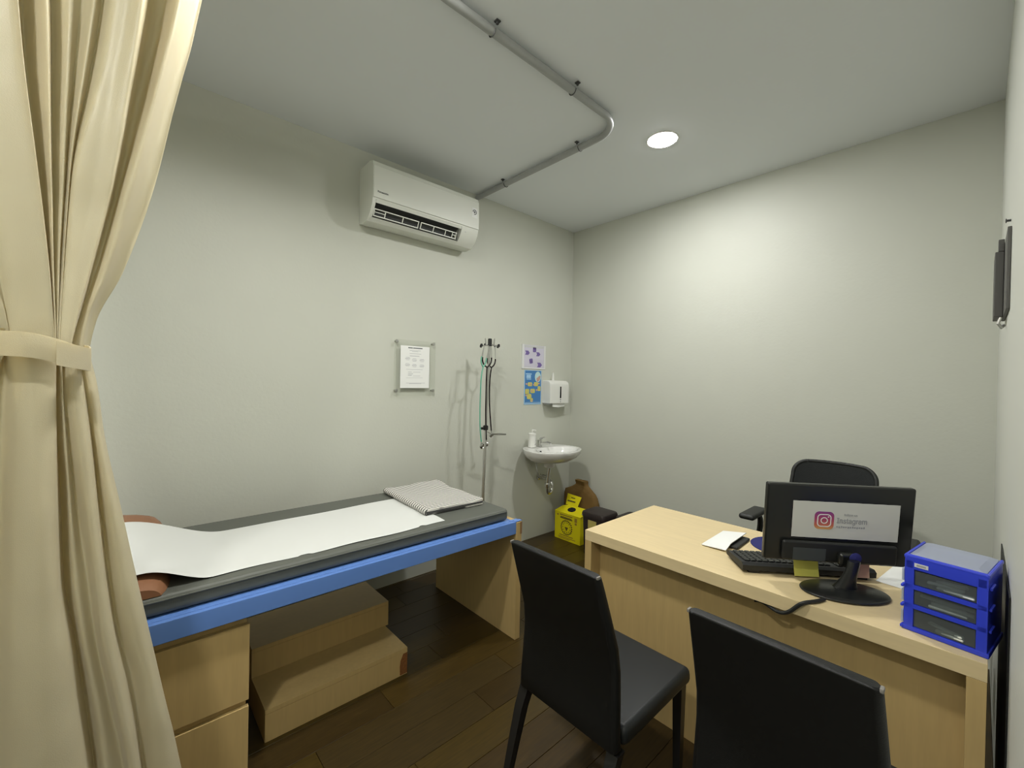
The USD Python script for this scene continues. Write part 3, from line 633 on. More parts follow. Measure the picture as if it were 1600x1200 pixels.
obj('overflow_hole', lathe([(0, 0), (0.0125, 0.0), (0.0125, 0.003), (0, 0.003)], 16, (-0.105, -0.186, -0.030), axis='y'), 'black_hole', sk)
obj('drain', lathe([(0, -0.1085), (0.022, -0.1085), (0.024, -0.106), (0.016, -0.1055), (0, -0.107)], 18, (0.012, -0.272, 0)), 'chrome', sk)
obj('pedestal_neck', lathe([(0.050, -0.120), (0.052, -0.158), (0.045, -0.172), (0, -0.174)], 24, (0.0, -0.20, 0)), 'ceramic', sk)
fa = thing('tap', 'chrome mixer tap at the back of the wash basin', 'tap', (2.855, 2.722, 0.8715))
obj('tap_body', lathe([(0.024, 0), (0.024, 0.006), (0.019, 0.012), (0.018, 0.045), (0.021, 0.052), (0.019, 0.062), (0, 0.066)], 24), 'chrome', fa)
obj('spout', tube(spline([(0.0, -0.012, 0.028), (0.02, -0.05, 0.040), (0.035, -0.085, 0.040), (0.040, -0.102, 0.030)], 12), np.linspace(0.013, 0.010, 12), 12), 'chrome', fa)
obj('lever', tube(spline([(0, 0, 0.066), (0.015, -0.01, 0.074), (0.05, -0.02, 0.082)], 8), np.linspace(0.010, 0.006, 8), 10), 'chrome', fa)
sb = thing('soap_bottle', 'white liquid soap pump bottle on the left end of the wash basin', 'soap bottle', (2.762, 2.728, 0.8715))
obj('bottle', lathe([(0, 0), (0.034, 0.0), (0.037, 0.004), (0.0355, 0.06), (0.0325, 0.108), (0.026, 0.116), (0, 0.117)], 28), 'plastic_white', sb)
obj('collar', lathe([(0.034, 0.110), (0.035, 0.113), (0.035, 0.125), (0.030, 0.130), (0.010, 0.132), (0, 0.132)], 24), 'plastic_white', sb)
obj('pump', join([lathe([(0.006, 0.131), (0.006, 0.150), (0.010, 0.152), (0.010, 0.162), (0, 0.164)], 14), tube([(0, 0, 0.157), (0.012, -0.012, 0.157), (0.026, -0.024, 0.153)], 0.005, 8)]), 'plastic_white', sb)
obj('print', join([mv(lay(bar(-0.010, 0.010, y0, y0 + h, 0.0004), frame_of((0, -0.0366, 0), (1, 0, 0), (0, 0, 1))), (0, 0, 0), a) for a, y0, h in ((0.5, 0.035, 0.004), (0.5, 0.06, 0.008), (0.5, 0.075, 0.004), (0.15, 0.028, 0.004), (0.75, 0.03, 0.005))]), 'ink_grey', sb, smooth=False, kind='stuff')
TPO = np.array([2.85 - SX, 2.615 - SY, 0.55 - 0.87])       # drain trap and supply hose hang from the basin
obj('tail_pipe', mv(cyl((0.018, -0.005, 0.1375), (0.0, 0.0, -0.02), 0.016), TPO), 'chrome', sk)
obj('trap_nut', mv(lathe([(0.016, -0.03), (0.026, -0.03), (0.027, -0.005), (0.022, 0.006), (0.016, 0.008)], 12), TPO), 'chrome', sk)
obj('u_bend', mv(tube(spline([(0, 0, -0.028), (0.002, 0, -0.055), (0.020, 0.004, -0.088), (0.050, 0.010, -0.094), (0.080, 0.016, -0.072), (0.088, 0.020, -0.035), (0.088, 0.03, -0.008), (0.090, 0.075, 0.016), (0.092, 0.192, 0.018)], 40), 0.0155, 14), TPO), 'chrome', sk)
obj('wall_flange', mv(lathe([(0.016, 0), (0.032, 0.001), (0.030, 0.008), (0.017, 0.010)], 20, (0.092, 0.194, 0.018), axis='y'), TPO), 'chrome', sk)
obj('supply_hose', mv(tube(spline([(-0.085, 0.055, 0.2), (-0.108, 0.030, 0.155), (-0.105, 0.02, 0.11), (-0.06, 0.03, 0.075), (0.02, 0.06, 0.05), (0.10, 0.10, 0.025), (0.150, 0.140, 0.020)], 34), 0.0065, 8), TPO), 'steel', sk)
obj('stop_valve', mv(join([cyl((0.150, 0.194, 0.020), (0.150, 0.130, 0.020), 0.011), cyl((0.150, 0.150, 0.020), (0.172, 0.150, 0.045), 0.007)]), TPO), 'chrome', sk)

# ------------------------------------------------------------------ infusion stand with stethoscopes
PX, PY = 2.112, 2.60
iv = thing('infusion_stand', 'chrome infusion stand with hooked head behind the bed end', 'infusion stand', (PX, PY, 0))
lean = lambda z: 0.0145 + 0.0155 * (z - 1.10) / 0.66 - 0.012
obj('lower_tube', tube([(-0.022, 0, 0.06), (-0.014, 0, 0.6), (0.000, 0, 1.10)], 0.0125, 14), 'satin', iv)
obj('upper_tube', tube([(0.000, 0, 1.08), (0.012, 0, 1.4), (0.026, 0, 1.765)], 0.0085, 12), 'steel', iv)
obj('collar', lathe([(0.012, -0.018), (0.020, -0.016), (0.020, 0.014), (0.013, 0.020)], 18, (0, 0, 1.10)), 'black_plastic', iv)
obj('collar_knob', cyl((-0.015, 0, 1.098), (-0.045, -0.006, 1.098), 0.010), 'black_plastic', iv)
obj('head_cap', lathe([(0, -0.03), (0.016, -0.03), (0.016, 0.022), (0.012, 0.030), (0, 0.032)], 16, (0.027, 0, 1.770)), 'black_plastic', iv)
for ang in (0.0, math.pi, 1.9, 5.0):
    c, s = math.cos(ang), math.sin(ang)
    f = lambda r, z: (0.027 + r * c, r * s, z)
    obj('hook', tube(spline([f(0.012, 1.752), f(0.045, 1.746), f(0.078, 1.742)], 8), 0.0035, 8), 'steel', iv)
    obj('hook_tip', lathe([(0, -0.013), (0.009, -0.010), (0.010, 0), (0.008, 0.010), (0, 0.013)], 12, f(0.083, 1.743)), 'black_plastic', iv)
    obj('prong', tube([f(0.040, 1.747), f(0.043, 1.775), f(0.045, 1.800)], 0.0040, 8), 'steel', iv)
obj('ring_holder', tube([(0.055 + 0.0, -0.02, 1.052), (0.12, -0.03, 1.050), (0.182, -0.035, 1.043), (0.186, -0.032, 1.036), (0.12, -0.016, 1.040), (0.060, -0.008, 1.046), (0.012, 0.0, 1.07)], 0.0038, 8), 'chrome', iv)
for k in range(5):
    a = k * 2 * math.pi / 5 + 0.4
    obj('base_leg', tube([(-0.022, 0, 0.075), (-0.022 + 0.10 * math.cos(a), 0.10 * math.sin(a), 0.068), (-0.022 + 0.175 * math.cos(a), 0.175 * math.sin(a), 0.055)], 0.011, 8), 'chrome', iv)
    obj('caster', lathe([(0, -0.010), (0.024, -0.010), (0.024, 0.010), (0, 0.010)], 16, (-0.022 + 0.175 * math.cos(a), 0.175 * math.sin(a), 0.0245), axis='y'), 'black_plastic', iv)
def stethoscope(label, rub, dy, left, right, joint, tubing, chest, chest_r, face):
    t = thing('stethoscope', label, 'stethoscope', (PX, PY + dy, 1.57), group=None)
    k = (PY + dy) / PY
    q = lambda p: np.array([p[0] * k - PX, 0, CAM_H + (p[1] - CAM_H) * k - 1.57])
    for arm in (left, right):
        obj('ear_tube', tube(spline([q(p) for p in arm[:3]], 14), 0.0032, 8), 'steel', t)
        obj('ear_tip', lathe([(0, -0.006), (0.006, -0.004), (0.006, 0.004), (0, 0.007)], 10, q(arm[0])), 'black_plastic', t)
        obj('yoke_arm', tube(spline([q(p) for p in arm[2:]] + [q(joint)], 16), 0.0056, 10), rub, t)
    obj('tubing', tube(spline([q(joint)] + [q(p) for p in tubing], 40), 0.0054, 10), rub, t)
    c = q(chest)
    m = lathe([(0, -0.010), (chest_r * .8, -0.010), (chest_r, -0.006), (chest_r, 0.004), (chest_r * .72, 0.009), (chest_r * .66, 0.006), (0, 0.006)], 26, axis='y')
    m = mv(m, (0, 0, 0), face[0], (0, 0, 1)); m = mv(m, c, face[1], (1, 0, 0))
    obj('chestpiece', m, 'chrome' if rub == 'rubber_green' else 'steel', t)
    e = q(tubing[-1]); obj('stem', cyl(e, c + (e - c) * 0.25, 0.0045), 'steel', t)
stethoscope('green stethoscope hanging at the left of the stand', 'rubber_green', -0.052, [(2.088, 1.752), (2.072, 1.70), (2.060, 1.655), (2.056, 1.612)], [(2.125, 1.752), (2.122, 1.70), (2.106, 1.645), (2.098, 1.605)], (2.076, 1.574), [(2.060, 1.50), (2.055, 1.40), (2.053, 1.195), (2.062, 1.06), (2.072, 0.995)], (2.079, 0.960), 0.024, (0.5, 0.2))
stethoscope('black stethoscope hanging at the middle front of the stand', 'rubber_black', -0.028, [(2.086, 1.746), (2.076, 1.70), (2.068, 1.650), (2.072, 1.612)], [(2.150, 1.746), (2.156, 1.70), (2.158, 1.652), (2.152, 1.610)], (2.114, 1.574), [(2.111, 1.50), (2.110, 1.40), (2.111, 1.20), (2.117, 1.08), (2.122, 1.005)], (2.126, 0.972), 0.019, (1.25, 0.1))
stethoscope('black stethoscope with a dark chestpiece hanging at the right of the stand', 'rubber_black', 0.026, [(2.132, 1.745), (2.122, 1.70), (2.116, 1.645), (2.122, 1.605)], [(2.190, 1.742), (2.196, 1.69), (2.198, 1.642), (2.192, 1.606)], (2.160, 1.574), [(2.148, 1.50), (2.144, 1.42), (2.150, 1.25), (2.163, 1.13), (2.170, 1.075)], (2.175, 1.038), 0.021, (0.3, 0.5))

# ------------------------------------------------------------------ corner: sharps box, paper bag, bins
yb = thing('sharps_box', 'yellow cardboard sharps box with black print standing by the corner', 'box', (3.057, 2.543, 0))
obj('carton', box(0, 0.185, -0.152, 0.152, 0, 0.252, r=0.002), 'yellow_card', yb)
lid = np.array([(-0.004, 0.155, 0.2535), (-0.004, -0.158, 0.2535), (0.120, -0.150, 0.300), (0.120, 0.075, 0.300), (0.088, 0.130, 0.288)])
lm = np.vstack([lid, lid - [0, 0, 0.004]])
obj('lid', hull(np.vstack([lid, [(0.120, -0.150, 0.2535), (0.120, 0.130, 0.2535), (-0.002, 0.152, 0.2525), (-0.002, -0.152, 0.2525)]])), 'yellow_card', yb, smooth=False)
tabp = np.array([(0.117, -0.024, 0.296), (0.117, 0.118, 0.296), (0.168, 0.138, 0.388), (0.168, -0.030, 0.380)])
nrm = np.array([-0.85, 0, 0.5]); tm = hull(np.vstack([tabp, tabp + nrm * 0.003]))
obj('tab', tm, 'yellow_card', yb, smooth=False)
slope = frame_of((0.0, 0, 0.2555), (0, -1, 0), np.array([0.937, 0, 0.349]))
obj('hole', lay(prism(Polygon([(-0.0 + 0.042 * math.cos(a), 0.070 + 0.034 * math.sin(a)) for a in np.linspace(0, 2 * math.pi, 24)[:-1]]), 0, 0.0015), frame_of((-0.004, 0.0, 0.2537), (0, -1, 0), (0.936, 0, 0.351))), 'black_hole', yb, smooth=False)
fy = frame_of((-0.0004, 0, 0), (0, -1, 0), (0, 0, 1))
pts = []
for k in range(22):
    a = 2 * math.pi * k / 22
    pts.append(lay(bar(-0.006, 0.006, -0.007, 0.007, .0005), T_rot(-0.008 + 0.063 * math.cos(a), 0.122 + 0.063 * math.sin(a), 1, a + math.pi / 2)))
    if k % 2: pts.append(lay(bar(-0.006, 0.006, -0.003, 0.003, .0005), T_rot(-0.008 + 0.045 * math.cos(a), 0.122 + 0.045 * math.sin(a), 1, a + math.pi / 2)))
obj('print', lay(join(pts + [prism([(-0.028, 0.125), (0.012, 0.125), (-0.008, 0.088)], 0, .0005), bar(-0.085, 0.060, 0.198, 0.208, .0005), bar(-0.080, 0.050, 0.210, 0.216, .0005)]), fy), 'yellow_ink', yb, smooth=False, kind='stuff')
obj('print', lay(join([bar(0.085, 0.115, 0.195, 0.232, .0005), bar(0.088, 0.112, 0.170, 0.190, .0005), bar(-0.125, -0.105, 0.218, 0.232, .0005), bar(-0.090, 0.06, 0.226, 0.236, .0005), bar(-0.09, 0.07, 0.040, 0.048, .0005), bar(-0.105, 0.10, 0.024, 0.030, .0005), bar(-0.10, 0.03, 0.012, 0.018, .0005)]), fy), 'brown_ink', yb, smooth=False, kind='stuff')
tabT = frame_of((0.1115, 0.06, 0.302), (0, -1, 0), np.array([0.515, 0, 0.857]))
obj('print', lay(join([bar(-0.048, 0.045, 0.030, 0.042, .0005), bar(-0.020, 0.030, 0.066, 0.074, .0005)]), tabT), 'yellow_ink', yb, smooth=False, kind='stuff')

def bag():
    secs = [(0.0, 0.190, -0.195, 0.050), (0.05, 0.195, -0.200, 0.056), (0.20, 0.196, -0.204, 0.058), (0.31, 0.196, -0.204, 0.050), (0.375, 0.194, -0.190, 0.044), (0.408, 0.190, -0.165, 0.038), (0.420, 0.160, -0.150, 0.036),
            (0.445, 0.105, -0.120, 0.030), (0.470, 0.066, -0.086, 0.024), (0.486, 0.060, -0.070, 0.024), (0.500, 0.066, -0.070, 0.030), (0.516, 0.068, -0.064, 0.032), (0.520, 0.055, -0.050, 0.022)]
    rings = []; n = 44
    for k, (z, a, b, d) in enumerate(secs):
        ph = np.linspace(0, 2 * math.pi, n, endpoint=False); c, s = np.cos(ph), np.sin(ph)
        x = d * np.sign(c) * np.abs(c) ** 0.6; y = (a + b) / 2 + (a - b) / 2 * np.sign(s) * np.abs(s) ** 0.5
        q = np.column_stack([x, y, np.full(n, z)]); j = meshkit.noise(np.column_stack([q[:, 0] * 30, q[:, 1] * 16, np.full(n, z * 14)])) - 0.5
        q[:, 0] += 0.022 * j; q[:, 1] += 0.006 * j * (z > 0.2); rings.append(q)
    return loft(rings)
obj('paper_bag', bag(), 'kraft', loc=(3.312, 2.59, 0.001), smooth=25, label='brown kraft paper bag with a twisted top behind the yellow box', cat='bag')

def bin_(label, loc, w, d, h, with_label):
    t = thing('waste_bin', label, 'bin', loc)
    rings = [np.array(rrect(d * s, w * s, 0.03).exterior.coords)[:-1] for s in (0.88, 0.90, 0.99, 1.0)]
    obj('body', loft([np.column_stack([r, np.full(len(r), z)]) for r, z in zip(rings, (0, 0.006, h - 0.05, h - 0.045))]), 'bin_brown', t, smooth=30)
    L = [np.array(rrect(d * s, w * s, 0.03).exterior.coords)[:-1] for s in (1.05, 1.05, 1.0, 0.86)]
    obj('lid', loft([np.column_stack([r, np.full(len(r), z)]) for r, z in zip(L, (h - 0.0445, h - 0.022, h - 0.006, h))]), 'bin_brown', t, smooth=30)
    if with_label:
        lb = frame_of((-d / 2 * 1.02, 0.0, 0), (0, -1, 0), (0, 0, 1))
        obj('sticker', lay(bar(-0.040, 0.045, h - 0.155, h - 0.065, .001), frame_of((-d / 2 - 0.001, 0.0, 0), (0, -1, 0), (0, 0, 1))), 'lime_paper', t, smooth=False, label='yellow sticker')
        obj('pin', lathe([(0, 0), (0.006, 0), (0.005, 0.004), (0, 0.005)], 10, (-d / 2 * 1.055, 0.10, h - 0.035), axis='x'), 'steel', t)
bin_('blackish lidded waste bin with a yellow sticker beside the yellow box', (3.045, 2.175, 0), 0.225, 0.215, 0.372, True)
bin_('blackish lidded waste bin mostly hidden behind the desk corner', (3.17, 1.93, 0), 0.20, 0.22, 0.362, False)

# ------------------------------------------------------------------ visitor chairs
def chair(label, x, y, rz):
    t = thing('visitor_chair', label, 'chair', (x, y, 0), rz)
    zs = np.array([0.392, 0.400, 0.45, 0.53, 0.62, 0.69, 0.785, 0.87, 0.908, 0.922, 0.929])
    xs = np.interp(zs, [0.39, 0.45, 0.53, 0.62, 0.69, 0.785, 0.87, 0.94], [-0.212, -0.212, -0.209, -0.206, -0.214, -0.246, -0.276, -0.300])
    xs = CubicSpline([0.39, 0.53, 0.62, 0.69, 0.785, 0.87, 0.94], [-0.212, -0.209, -0.207, -0.216, -0.247, -0.276, -0.301])(zs)
    rings = []
    for z, cx in zip(zs, xs):
        w = np.interp(z, [0.39, 0.6, 0.94], [0.402, 0.385, 0.358]); th = np.interp(z, [0.39, 0.8, 0.90, 0.93, 0.936], [0.046, 0.040, 0.036, 0.026, 0.010])
        th *= (0.6 if z < 0.395 else 1); w -= (0.012 if z < 0.395 else 0) + (0.012 if z > 0.928 else 0)
        o = np.array(rrect(th, w, th * 0.42, q=4).exterior.coords)[:-1]
        rings.append(np.column_stack([cx + 0.018 + o[:, 0], o[:, 1], np.full(len(o), z)]))
    obj('backrest', loft(rings), 'leather_black', t, smooth=50)
    seat = box(-0.170, 0.262, -0.205, 0.205, 0.392, 0.452, r=0.022, seg=4)
    obj('seat', seat, 'leather_seat', t, smooth=50)
    for sy in (-1, 1):
        obj('leg', loft([np.array([(0.226 + a * r, sy * 0.176 + b * r, z) for a, b in ((-1, -1), (1, -1), (1, 1), (-1, 1))]) for z, r in ((0.391, 0.017), (0.2, 0.014), (0.0, 0.011))]), 'black_metal', t, smooth=False)
        rp = [(-0.186, 0.391), (-0.215, 0.33), (-0.248, 0.22), (-0.282, 0.10), (-0.312, 0.0)]
        obj('leg', loft([np.array([(x + a * r, sy * 0.184 + b * r, z) for a, b in ((-1, -1), (1, -1), (1, 1), (-1, 1))]) for (x, z), r in zip(rp, (0.019, 0.017, 0.0145, 0.012, 0.010))]), 'black_metal', t, smooth=20)
        obj('worn_corner', box(-0.289, -0.273, min(sy * 0.1745, sy * 0.1815), max(sy * 0.1745, sy * 0.1815), 0.921, 0.930, r=0.0025), 'scuff', t, label='pale worn top corner')
chair('black leatherette visitor chair next to the bed, its seat showing', 1.27, 0.884, 0.0)
chair('black leatherette visitor chair seen from behind, nearest the right wall', 1.303, 0.285, 0.0)

# ------------------------------------------------------------------ doctor's swivel chair
oc = thing('office_chair', 'black mesh-backed swivel chair behind the desk', 'office chair', (2.62, 0.525, 0), math.pi)
def oback():
    z0, z1, r = 0.56, 1.052, 0.060
    zs = np.r_[z0 + 0.06 * (1 - np.cos(np.linspace(0, math.pi / 2, 8))), np.linspace(z0 + 0.085, z1 - 0.075, 12), z1 - 0.06 * (1 - np.sin(np.linspace(0, math.pi / 2, 12)))]
    rows = []
    for y in np.linspace(-1, 1, 27):
        col = []
        for z in zs:
            u = (z - z0) / (z1 - z0); d = min(z1 - z, z - z0)
            hw = 0.186 * (0.88 + 0.16 * math.sin(min(1, u * 1.2) * math.pi * 0.6)) - 0.010 * u
            if d < r: hw -= r - math.sqrt(max(0, r * r - (r - d) ** 2))
            yy = y * hw; x = -0.245 - 0.05 * u + 0.035 * math.sin(u * math.pi) + 0.055 * (yy / 0.2) ** 2
            col.append((x, yy, z - 0.006 * (yy / 0.18) ** 2 * u))
        rows.append(col)
    return np.array(rows)
gb = oback()
obj('back_mesh', shell(gb, 0.012), 'black_mesh', oc, smooth=60)
edge = np.vstack([gb[:, -1][::1], gb[-1, ::-1], gb[::-1, 0], gb[0, :]])
edge = edge[np.r_[True, np.linalg.norm(np.diff(edge, axis=0), axis=1) > 1e-4]]
obj('back_frame', tube(np.vstack([edge, edge[:1]]), 0.010, 8), 'black_matt', oc, smooth=True)
obj('seat', box(-0.22, 0.235, -0.235, 0.235, 0.42, 0.49, r=0.03, seg=3), 'black_mesh', oc)
obj('back_stem', tube(spline([(-0.10, 0, 0.415), (-0.24, 0, 0.42), (-0.29, 0, 0.50), (-0.262, 0, 0.70)], 16), 0.022, 10), 'black_plastic', oc)
for sy in (-1, 1):
    a = obj('armrest', tube(spline([(-0.05, sy * 0.20, 0.412), (-0.06, sy * 0.300, 0.42), (-0.07, sy * 0.318, 0.50), (-0.075, sy * 0.318, 0.739)], 18), np.linspace(0.017, 0.014, 18), 10), 'black_plastic', oc)
    obj('arm_pad', box(-0.14, 0.10, sy * 0.318 - 0.040, sy * 0.318 + 0.040, 0.738, 0.768, r=0.014, seg=3), 'black_matt', a)
obj('gas_column', cyl((0, 0, 0.09), (0, 0, 0.418), 0.026), 'black_metal', oc)
for k in range(5):
    a = k * 2 * math.pi / 5 + 0.3; c, s = math.cos(a), math.sin(a)
    obj('base_arm', tube([(0.02 * c, 0.02 * s, 0.105), (0.15 * c, 0.15 * s, 0.095), (0.275 * c, 0.275 * s, 0.072)], [0.026, 0.022, 0.016], 8), 'black_plastic', oc)
    obj('caster', lathe([(0, -0.016), (0.026, -0.016), (0.028, -0.01), (0.028, 0.01), (0.026, 0.016), (0, 0.016)], 16, (0.275 * c, 0.275 * s, 0.0285), axis='y'), 'black_plastic', oc)

# ------------------------------------------------------------------ things on the desk
mo = thing('monitor', 'black monitor seen from behind on the desk with a paper sign taped on', 'monitor', (1.929, 0.340, DZ), -0.868)
PZ = 0.2187
TILT = trimesh.transformations.rotation_matrix(0.081, (1, 0, 0)); TILT[2, 3] = PZ
P_ = lambda m: lay(m, TILT)
FB = frame_of((0, -0.0125, 0), (1, 0, 0), (0, 0, 1))
obj('panel', P_(join([box(-0.2455, 0.2455, -0.012, 0.014, -0.1445, 0.1445, r=0.007, seg=3), box(-0.225, 0.225, -0.0122, 0.0, -0.06, 0.128, r=0.003)])), 'black_plastic', mo)
obj('rear_bulge', P_(box(-0.19, 0.19, -0.030, -0.0125, -0.135, -0.062, r=0.012, seg=3)), 'black_matt', mo)
obj('screen', P_(box(-0.234, 0.234, 0.0141, 0.0150, -0.120, 0.132)), 'black_hole', mo, smooth=False)
obj('rating_label', P_(lay(bar(-0.156, -0.046, -0.131, -0.085, .0008), frame_of((0, -0.0302, 0), (1, 0, 0), (0, 0, 1)))), 'label_grey', mo, smooth=False, label='dark grey rating label')
obj('hinge', P_(box(-0.012, 0.052, -0.056, -0.0302, -0.137, -0.088, r=0.012, seg=3)), 'black_plastic', mo)
obj('blue_disc', P_(lathe([(0.0, 0), (0.019, 0.0), (0.019, 0.003), (0.012, 0.006), (0, 0.007)], 22, (0.036, -0.0562, -0.100), axis='y')), 'blue_dark', mo, label='dark blue round disc on the hinge')  # flat dark blue disc on the hinge face
nk = spline([(0.018, -0.070, 0.112), (0.010, -0.073, 0.080), (0.000, -0.070, 0.045), (-0.006, -0.064, 0.0165)], 14)
obj('neck', loft([np.array([(p[0] + (0.020 + 0.020 * (i / 13) ** 3) * math.cos(a), p[1] + (0.013 + 0.010 * (i / 13) ** 3) * math.sin(a), p[2]) for a in np.linspace(0, 2 * math.pi, 20, endpoint=False)]) for i, p in enumerate(nk)]), 'black_plastic', mo, smooth=60)
obj('base', loft([np.array([(-0.014 + 0.138 * s * math.cos(a), -0.074 + 0.088 * s * math.sin(a), z) for a in np.linspace(0, 2 * math.pi, 44, endpoint=False)]) for s, z in ((0.93, 0.0005), (0.985, 0.002), (1.0, 0.006), (0.97, 0.0095), (0.80, 0.0135), (0.45, 0.017), (0.12, 0.018))]), 'black_plastic', mo, smooth=60)
ps = obj('paper_sign', P_(lay(bar(-0.157, 0.196, -0.0515, 0.084, .0007), frame_of((0, -0.0126, 0), (1, 0, 0), (0, 0, 1)))), 'sign_paper_shaded', mo, smooth=False, label='white paper sign with a camera logo')
SG = frame_of((0, -0.0136, 0), (1, 0, 0), (0, 0, 1))
lc = (-0.050, 0.0150)
LS = mo
# logo tile: built round its own origin so that the print's colour runs up the tile
lg = UsdGeom.Xform.Define(stage, str(mo.GetPath()) + '/logo'); m4 = TILT @ frame_of((lc[0], -0.0137, lc[1]), (1, 0, 0), (0, 0, 1))
# tile mesh keeps x right, z up in its own frame
tileT = TILT @ trimesh.transformations.translation_matrix((lc[0], -0.0137, lc[1]))
lg.AddTransformOp().Set(Gf.Matrix4d(*[float(q) for q in tileT.T.ravel()]))
LF = frame_of((0, 0, 0), (1, 0, 0), (0, 0, 1))
obj('logo_tile', lay(prism(rrect(0.0650, 0.0655, 0.0155, q=10), 0, 0.0005), LF), 'logo', lg.GetPrim(), smooth=False)
o_ = rrect(0.0475, 0.0480, 0.0135, q=10).difference(rrect(0.0405, 0.0410, 0.0105, q=10))
c_ = Point(0, 0).buffer(0.0122).difference(Point(0, 0).buffer(0.0088))
obj('logo_outline', lay(join([prism(o_, 0, 0.0004), prism(c_, 0, 0.0004), prism(Point(0.0135, 0.0140).buffer(0.0026), 0, 0.0004)]), frame_of((0, -0.0006, 0), (1, 0, 0), (0, 0, 1))), 'paper', lg.GetPrim(), smooth=False)
obj('lettering', P_(lay(text('Instagram', 0.0190, 0.100, bold=True, at=(-0.008, 0.0080)), SG)), 'ink_grey', ps, smooth=False)
obj('lettering', P_(lay(text('follow us', 0.0080, 0.044, at=(0.015, 0.0355)), SG)), 'ink_grey', ps, smooth=False)
obj('print', P_(lay(join([bar(-0.008 + i * 0.0074, -0.0028 + i * 0.0074, -0.0090 - (i % 4 == 1) * 0.0016, -0.0035 + (i % 5 == 2) * 0.0016, .0004) for i in range(13)]), SG)), 'ink_grey', ps, smooth=False, kind='stuff')
def note(label, m, u0, u1, v0, v1, sw):
    gg = np.array([[(u0 + (u1 - u0) * a + sw * (1 - b), 0.0 - 0.010 * (1 - b) ** 2, v0 + (v1 - v0) * b + 0.002 * a) for b in np.linspace(0, 1, 8)] for a in np.linspace(0, 1, 6)])
    T_ = trimesh.transformations.translation_matrix((1.929, 0.340, DZ)) @ trimesh.transformations.rotation_matrix(-0.868, (0, 0, 1)) @ TILT
    ctr = (T_ @ np.array([(u0 + u1) / 2, 0, (v0 + v1) / 2, 1]))[:3]
    mm = lay(shell(gg - 0, 0.0008), trimesh.transformations.translation_matrix((0, 0.0162, 0)))
    mm = lay(mm, T_); mm.apply_translation(-ctr)
    obj('sticky_note', mm, m, loc=ctr, smooth=60, label=label, cat='sticky note', group=None)
note('yellow sticky note hanging from the lower edge of the monitor, left', 'note_yellow', -0.130, -0.045, -0.212, -0.1300, 0.004)
note('pink sticky note hanging from the lower edge of the monitor, right', 'note_pink', 0.062, 0.131, -0.203, -0.1300, -0.002)

kb = thing('keyboard', 'black keyboard lying behind the monitor foot', 'keyboard', (1.972, 0.470, DZ), -0.85)
kp = [(-0.078, 0.0), (0.078, 0.0), (0.080, 0.012), (0.070, 0.018), (-0.068, 0.028), (-0.080, 0.020)]
obj('case', prism_axis([(y, z + 0.0115) for y, z in kp], -0.235, 0.235, 'x'), 'black_matt', kb, smooth=30)
keys = []
for r in range(6):
    for c in range(20):
        if c == 14 or c == 15.5: continue
        x = -0.218 + c * 0.0222; yv = -0.058 + r * 0.0205; z = 0.0385 - (yv + 0.068) * 0.0725
        keys.append(box(x, x + 0.019, yv, yv + 0.0175, z, z + 0.006, r=0.002, seg=1))
obj('keys', join(keys), 'black_plastic', kb, smooth=False, kind='stuff')
for sx in (-0.19, 0.19): obj('foot', box(sx - 0.02, sx + 0.02, -0.07, -0.055, 0.0005, 0.0113), 'black_plastic', kb)
for sx in (-0.19, 0.19): obj('foot', box(sx - 0.02, sx + 0.02, 0.055, 0.07, 0.0005, 0.0113), 'black_plastic', kb)

obj('mouse_pad', lathe([(0, 0), (0.124, 0), (0.126, 0.002), (0.124, 0.004), (0, 0.004)], 48), 'blue_dark', loc=(2.172, 0.572, DZ + 0.0004), label='round dark blue mouse pad beside the monitor', cat='mouse pad')
obj('spectacle_case', box(-0.085, 0.085, -0.021, 0.021, 0, 0.012, r=0.005), 'black_matt', loc=(2.065, 0.716, DZ + 0.0003), rz=math.radians(2), label='small dark case half under the white note paper', cat='case')
gg = np.array([[(-0.128 + 0.256 * a, -0.052 + 0.104 * b + 0.006 * a, 0.001 + 0.0195 * min(1, max(0, 1 - b * 0.95)) * min(1, a * 3.2 + 0.25)) for b in np.linspace(0, 1, 10)] for a in np.linspace(0, 1, 14)])
obj('note_paper', shell(gg + np.array([0, 0, 0.002]), 0.003), 'paper', loc=(2.043, 0.768, DZ + 0.0012), smooth=60, label='white note paper lying tilted on the far left of the desk', cat='paper')
obj('loose_sheet', shell(np.array([[(x, y, 0.0003 * math.sin(x * 20)) for y in np.linspace(-0.105, 0.105, 6)] for x in np.linspace(-0.125, 0.125, 8)]), 0.0006), 'paper', loc=(2.185, 0.125, DZ + 0.0012), rz=-0.12, label='white sheet of paper on the desk behind the drawer box', cat='paper')
wb = thing('pump_bottle', 'small white-capped bottle behind the blue drawer box', 'bottle', (2.06, 0.056, DZ + 0.0022))
obj('bottle', lathe([(0, 0), (0.028, 0), (0.030, 0.004), (0.030, 0.12), (0.020, 0.138), (0.012, 0.142), (0, 0.142)], 24), 'plastic_white', wb)
obj('cap', lathe([(0.012, 0.1425), (0.022, 0.150), (0.024, 0.162), (0.020, 0.170), (0, 0.173)], 24), 'plastic_white', wb)

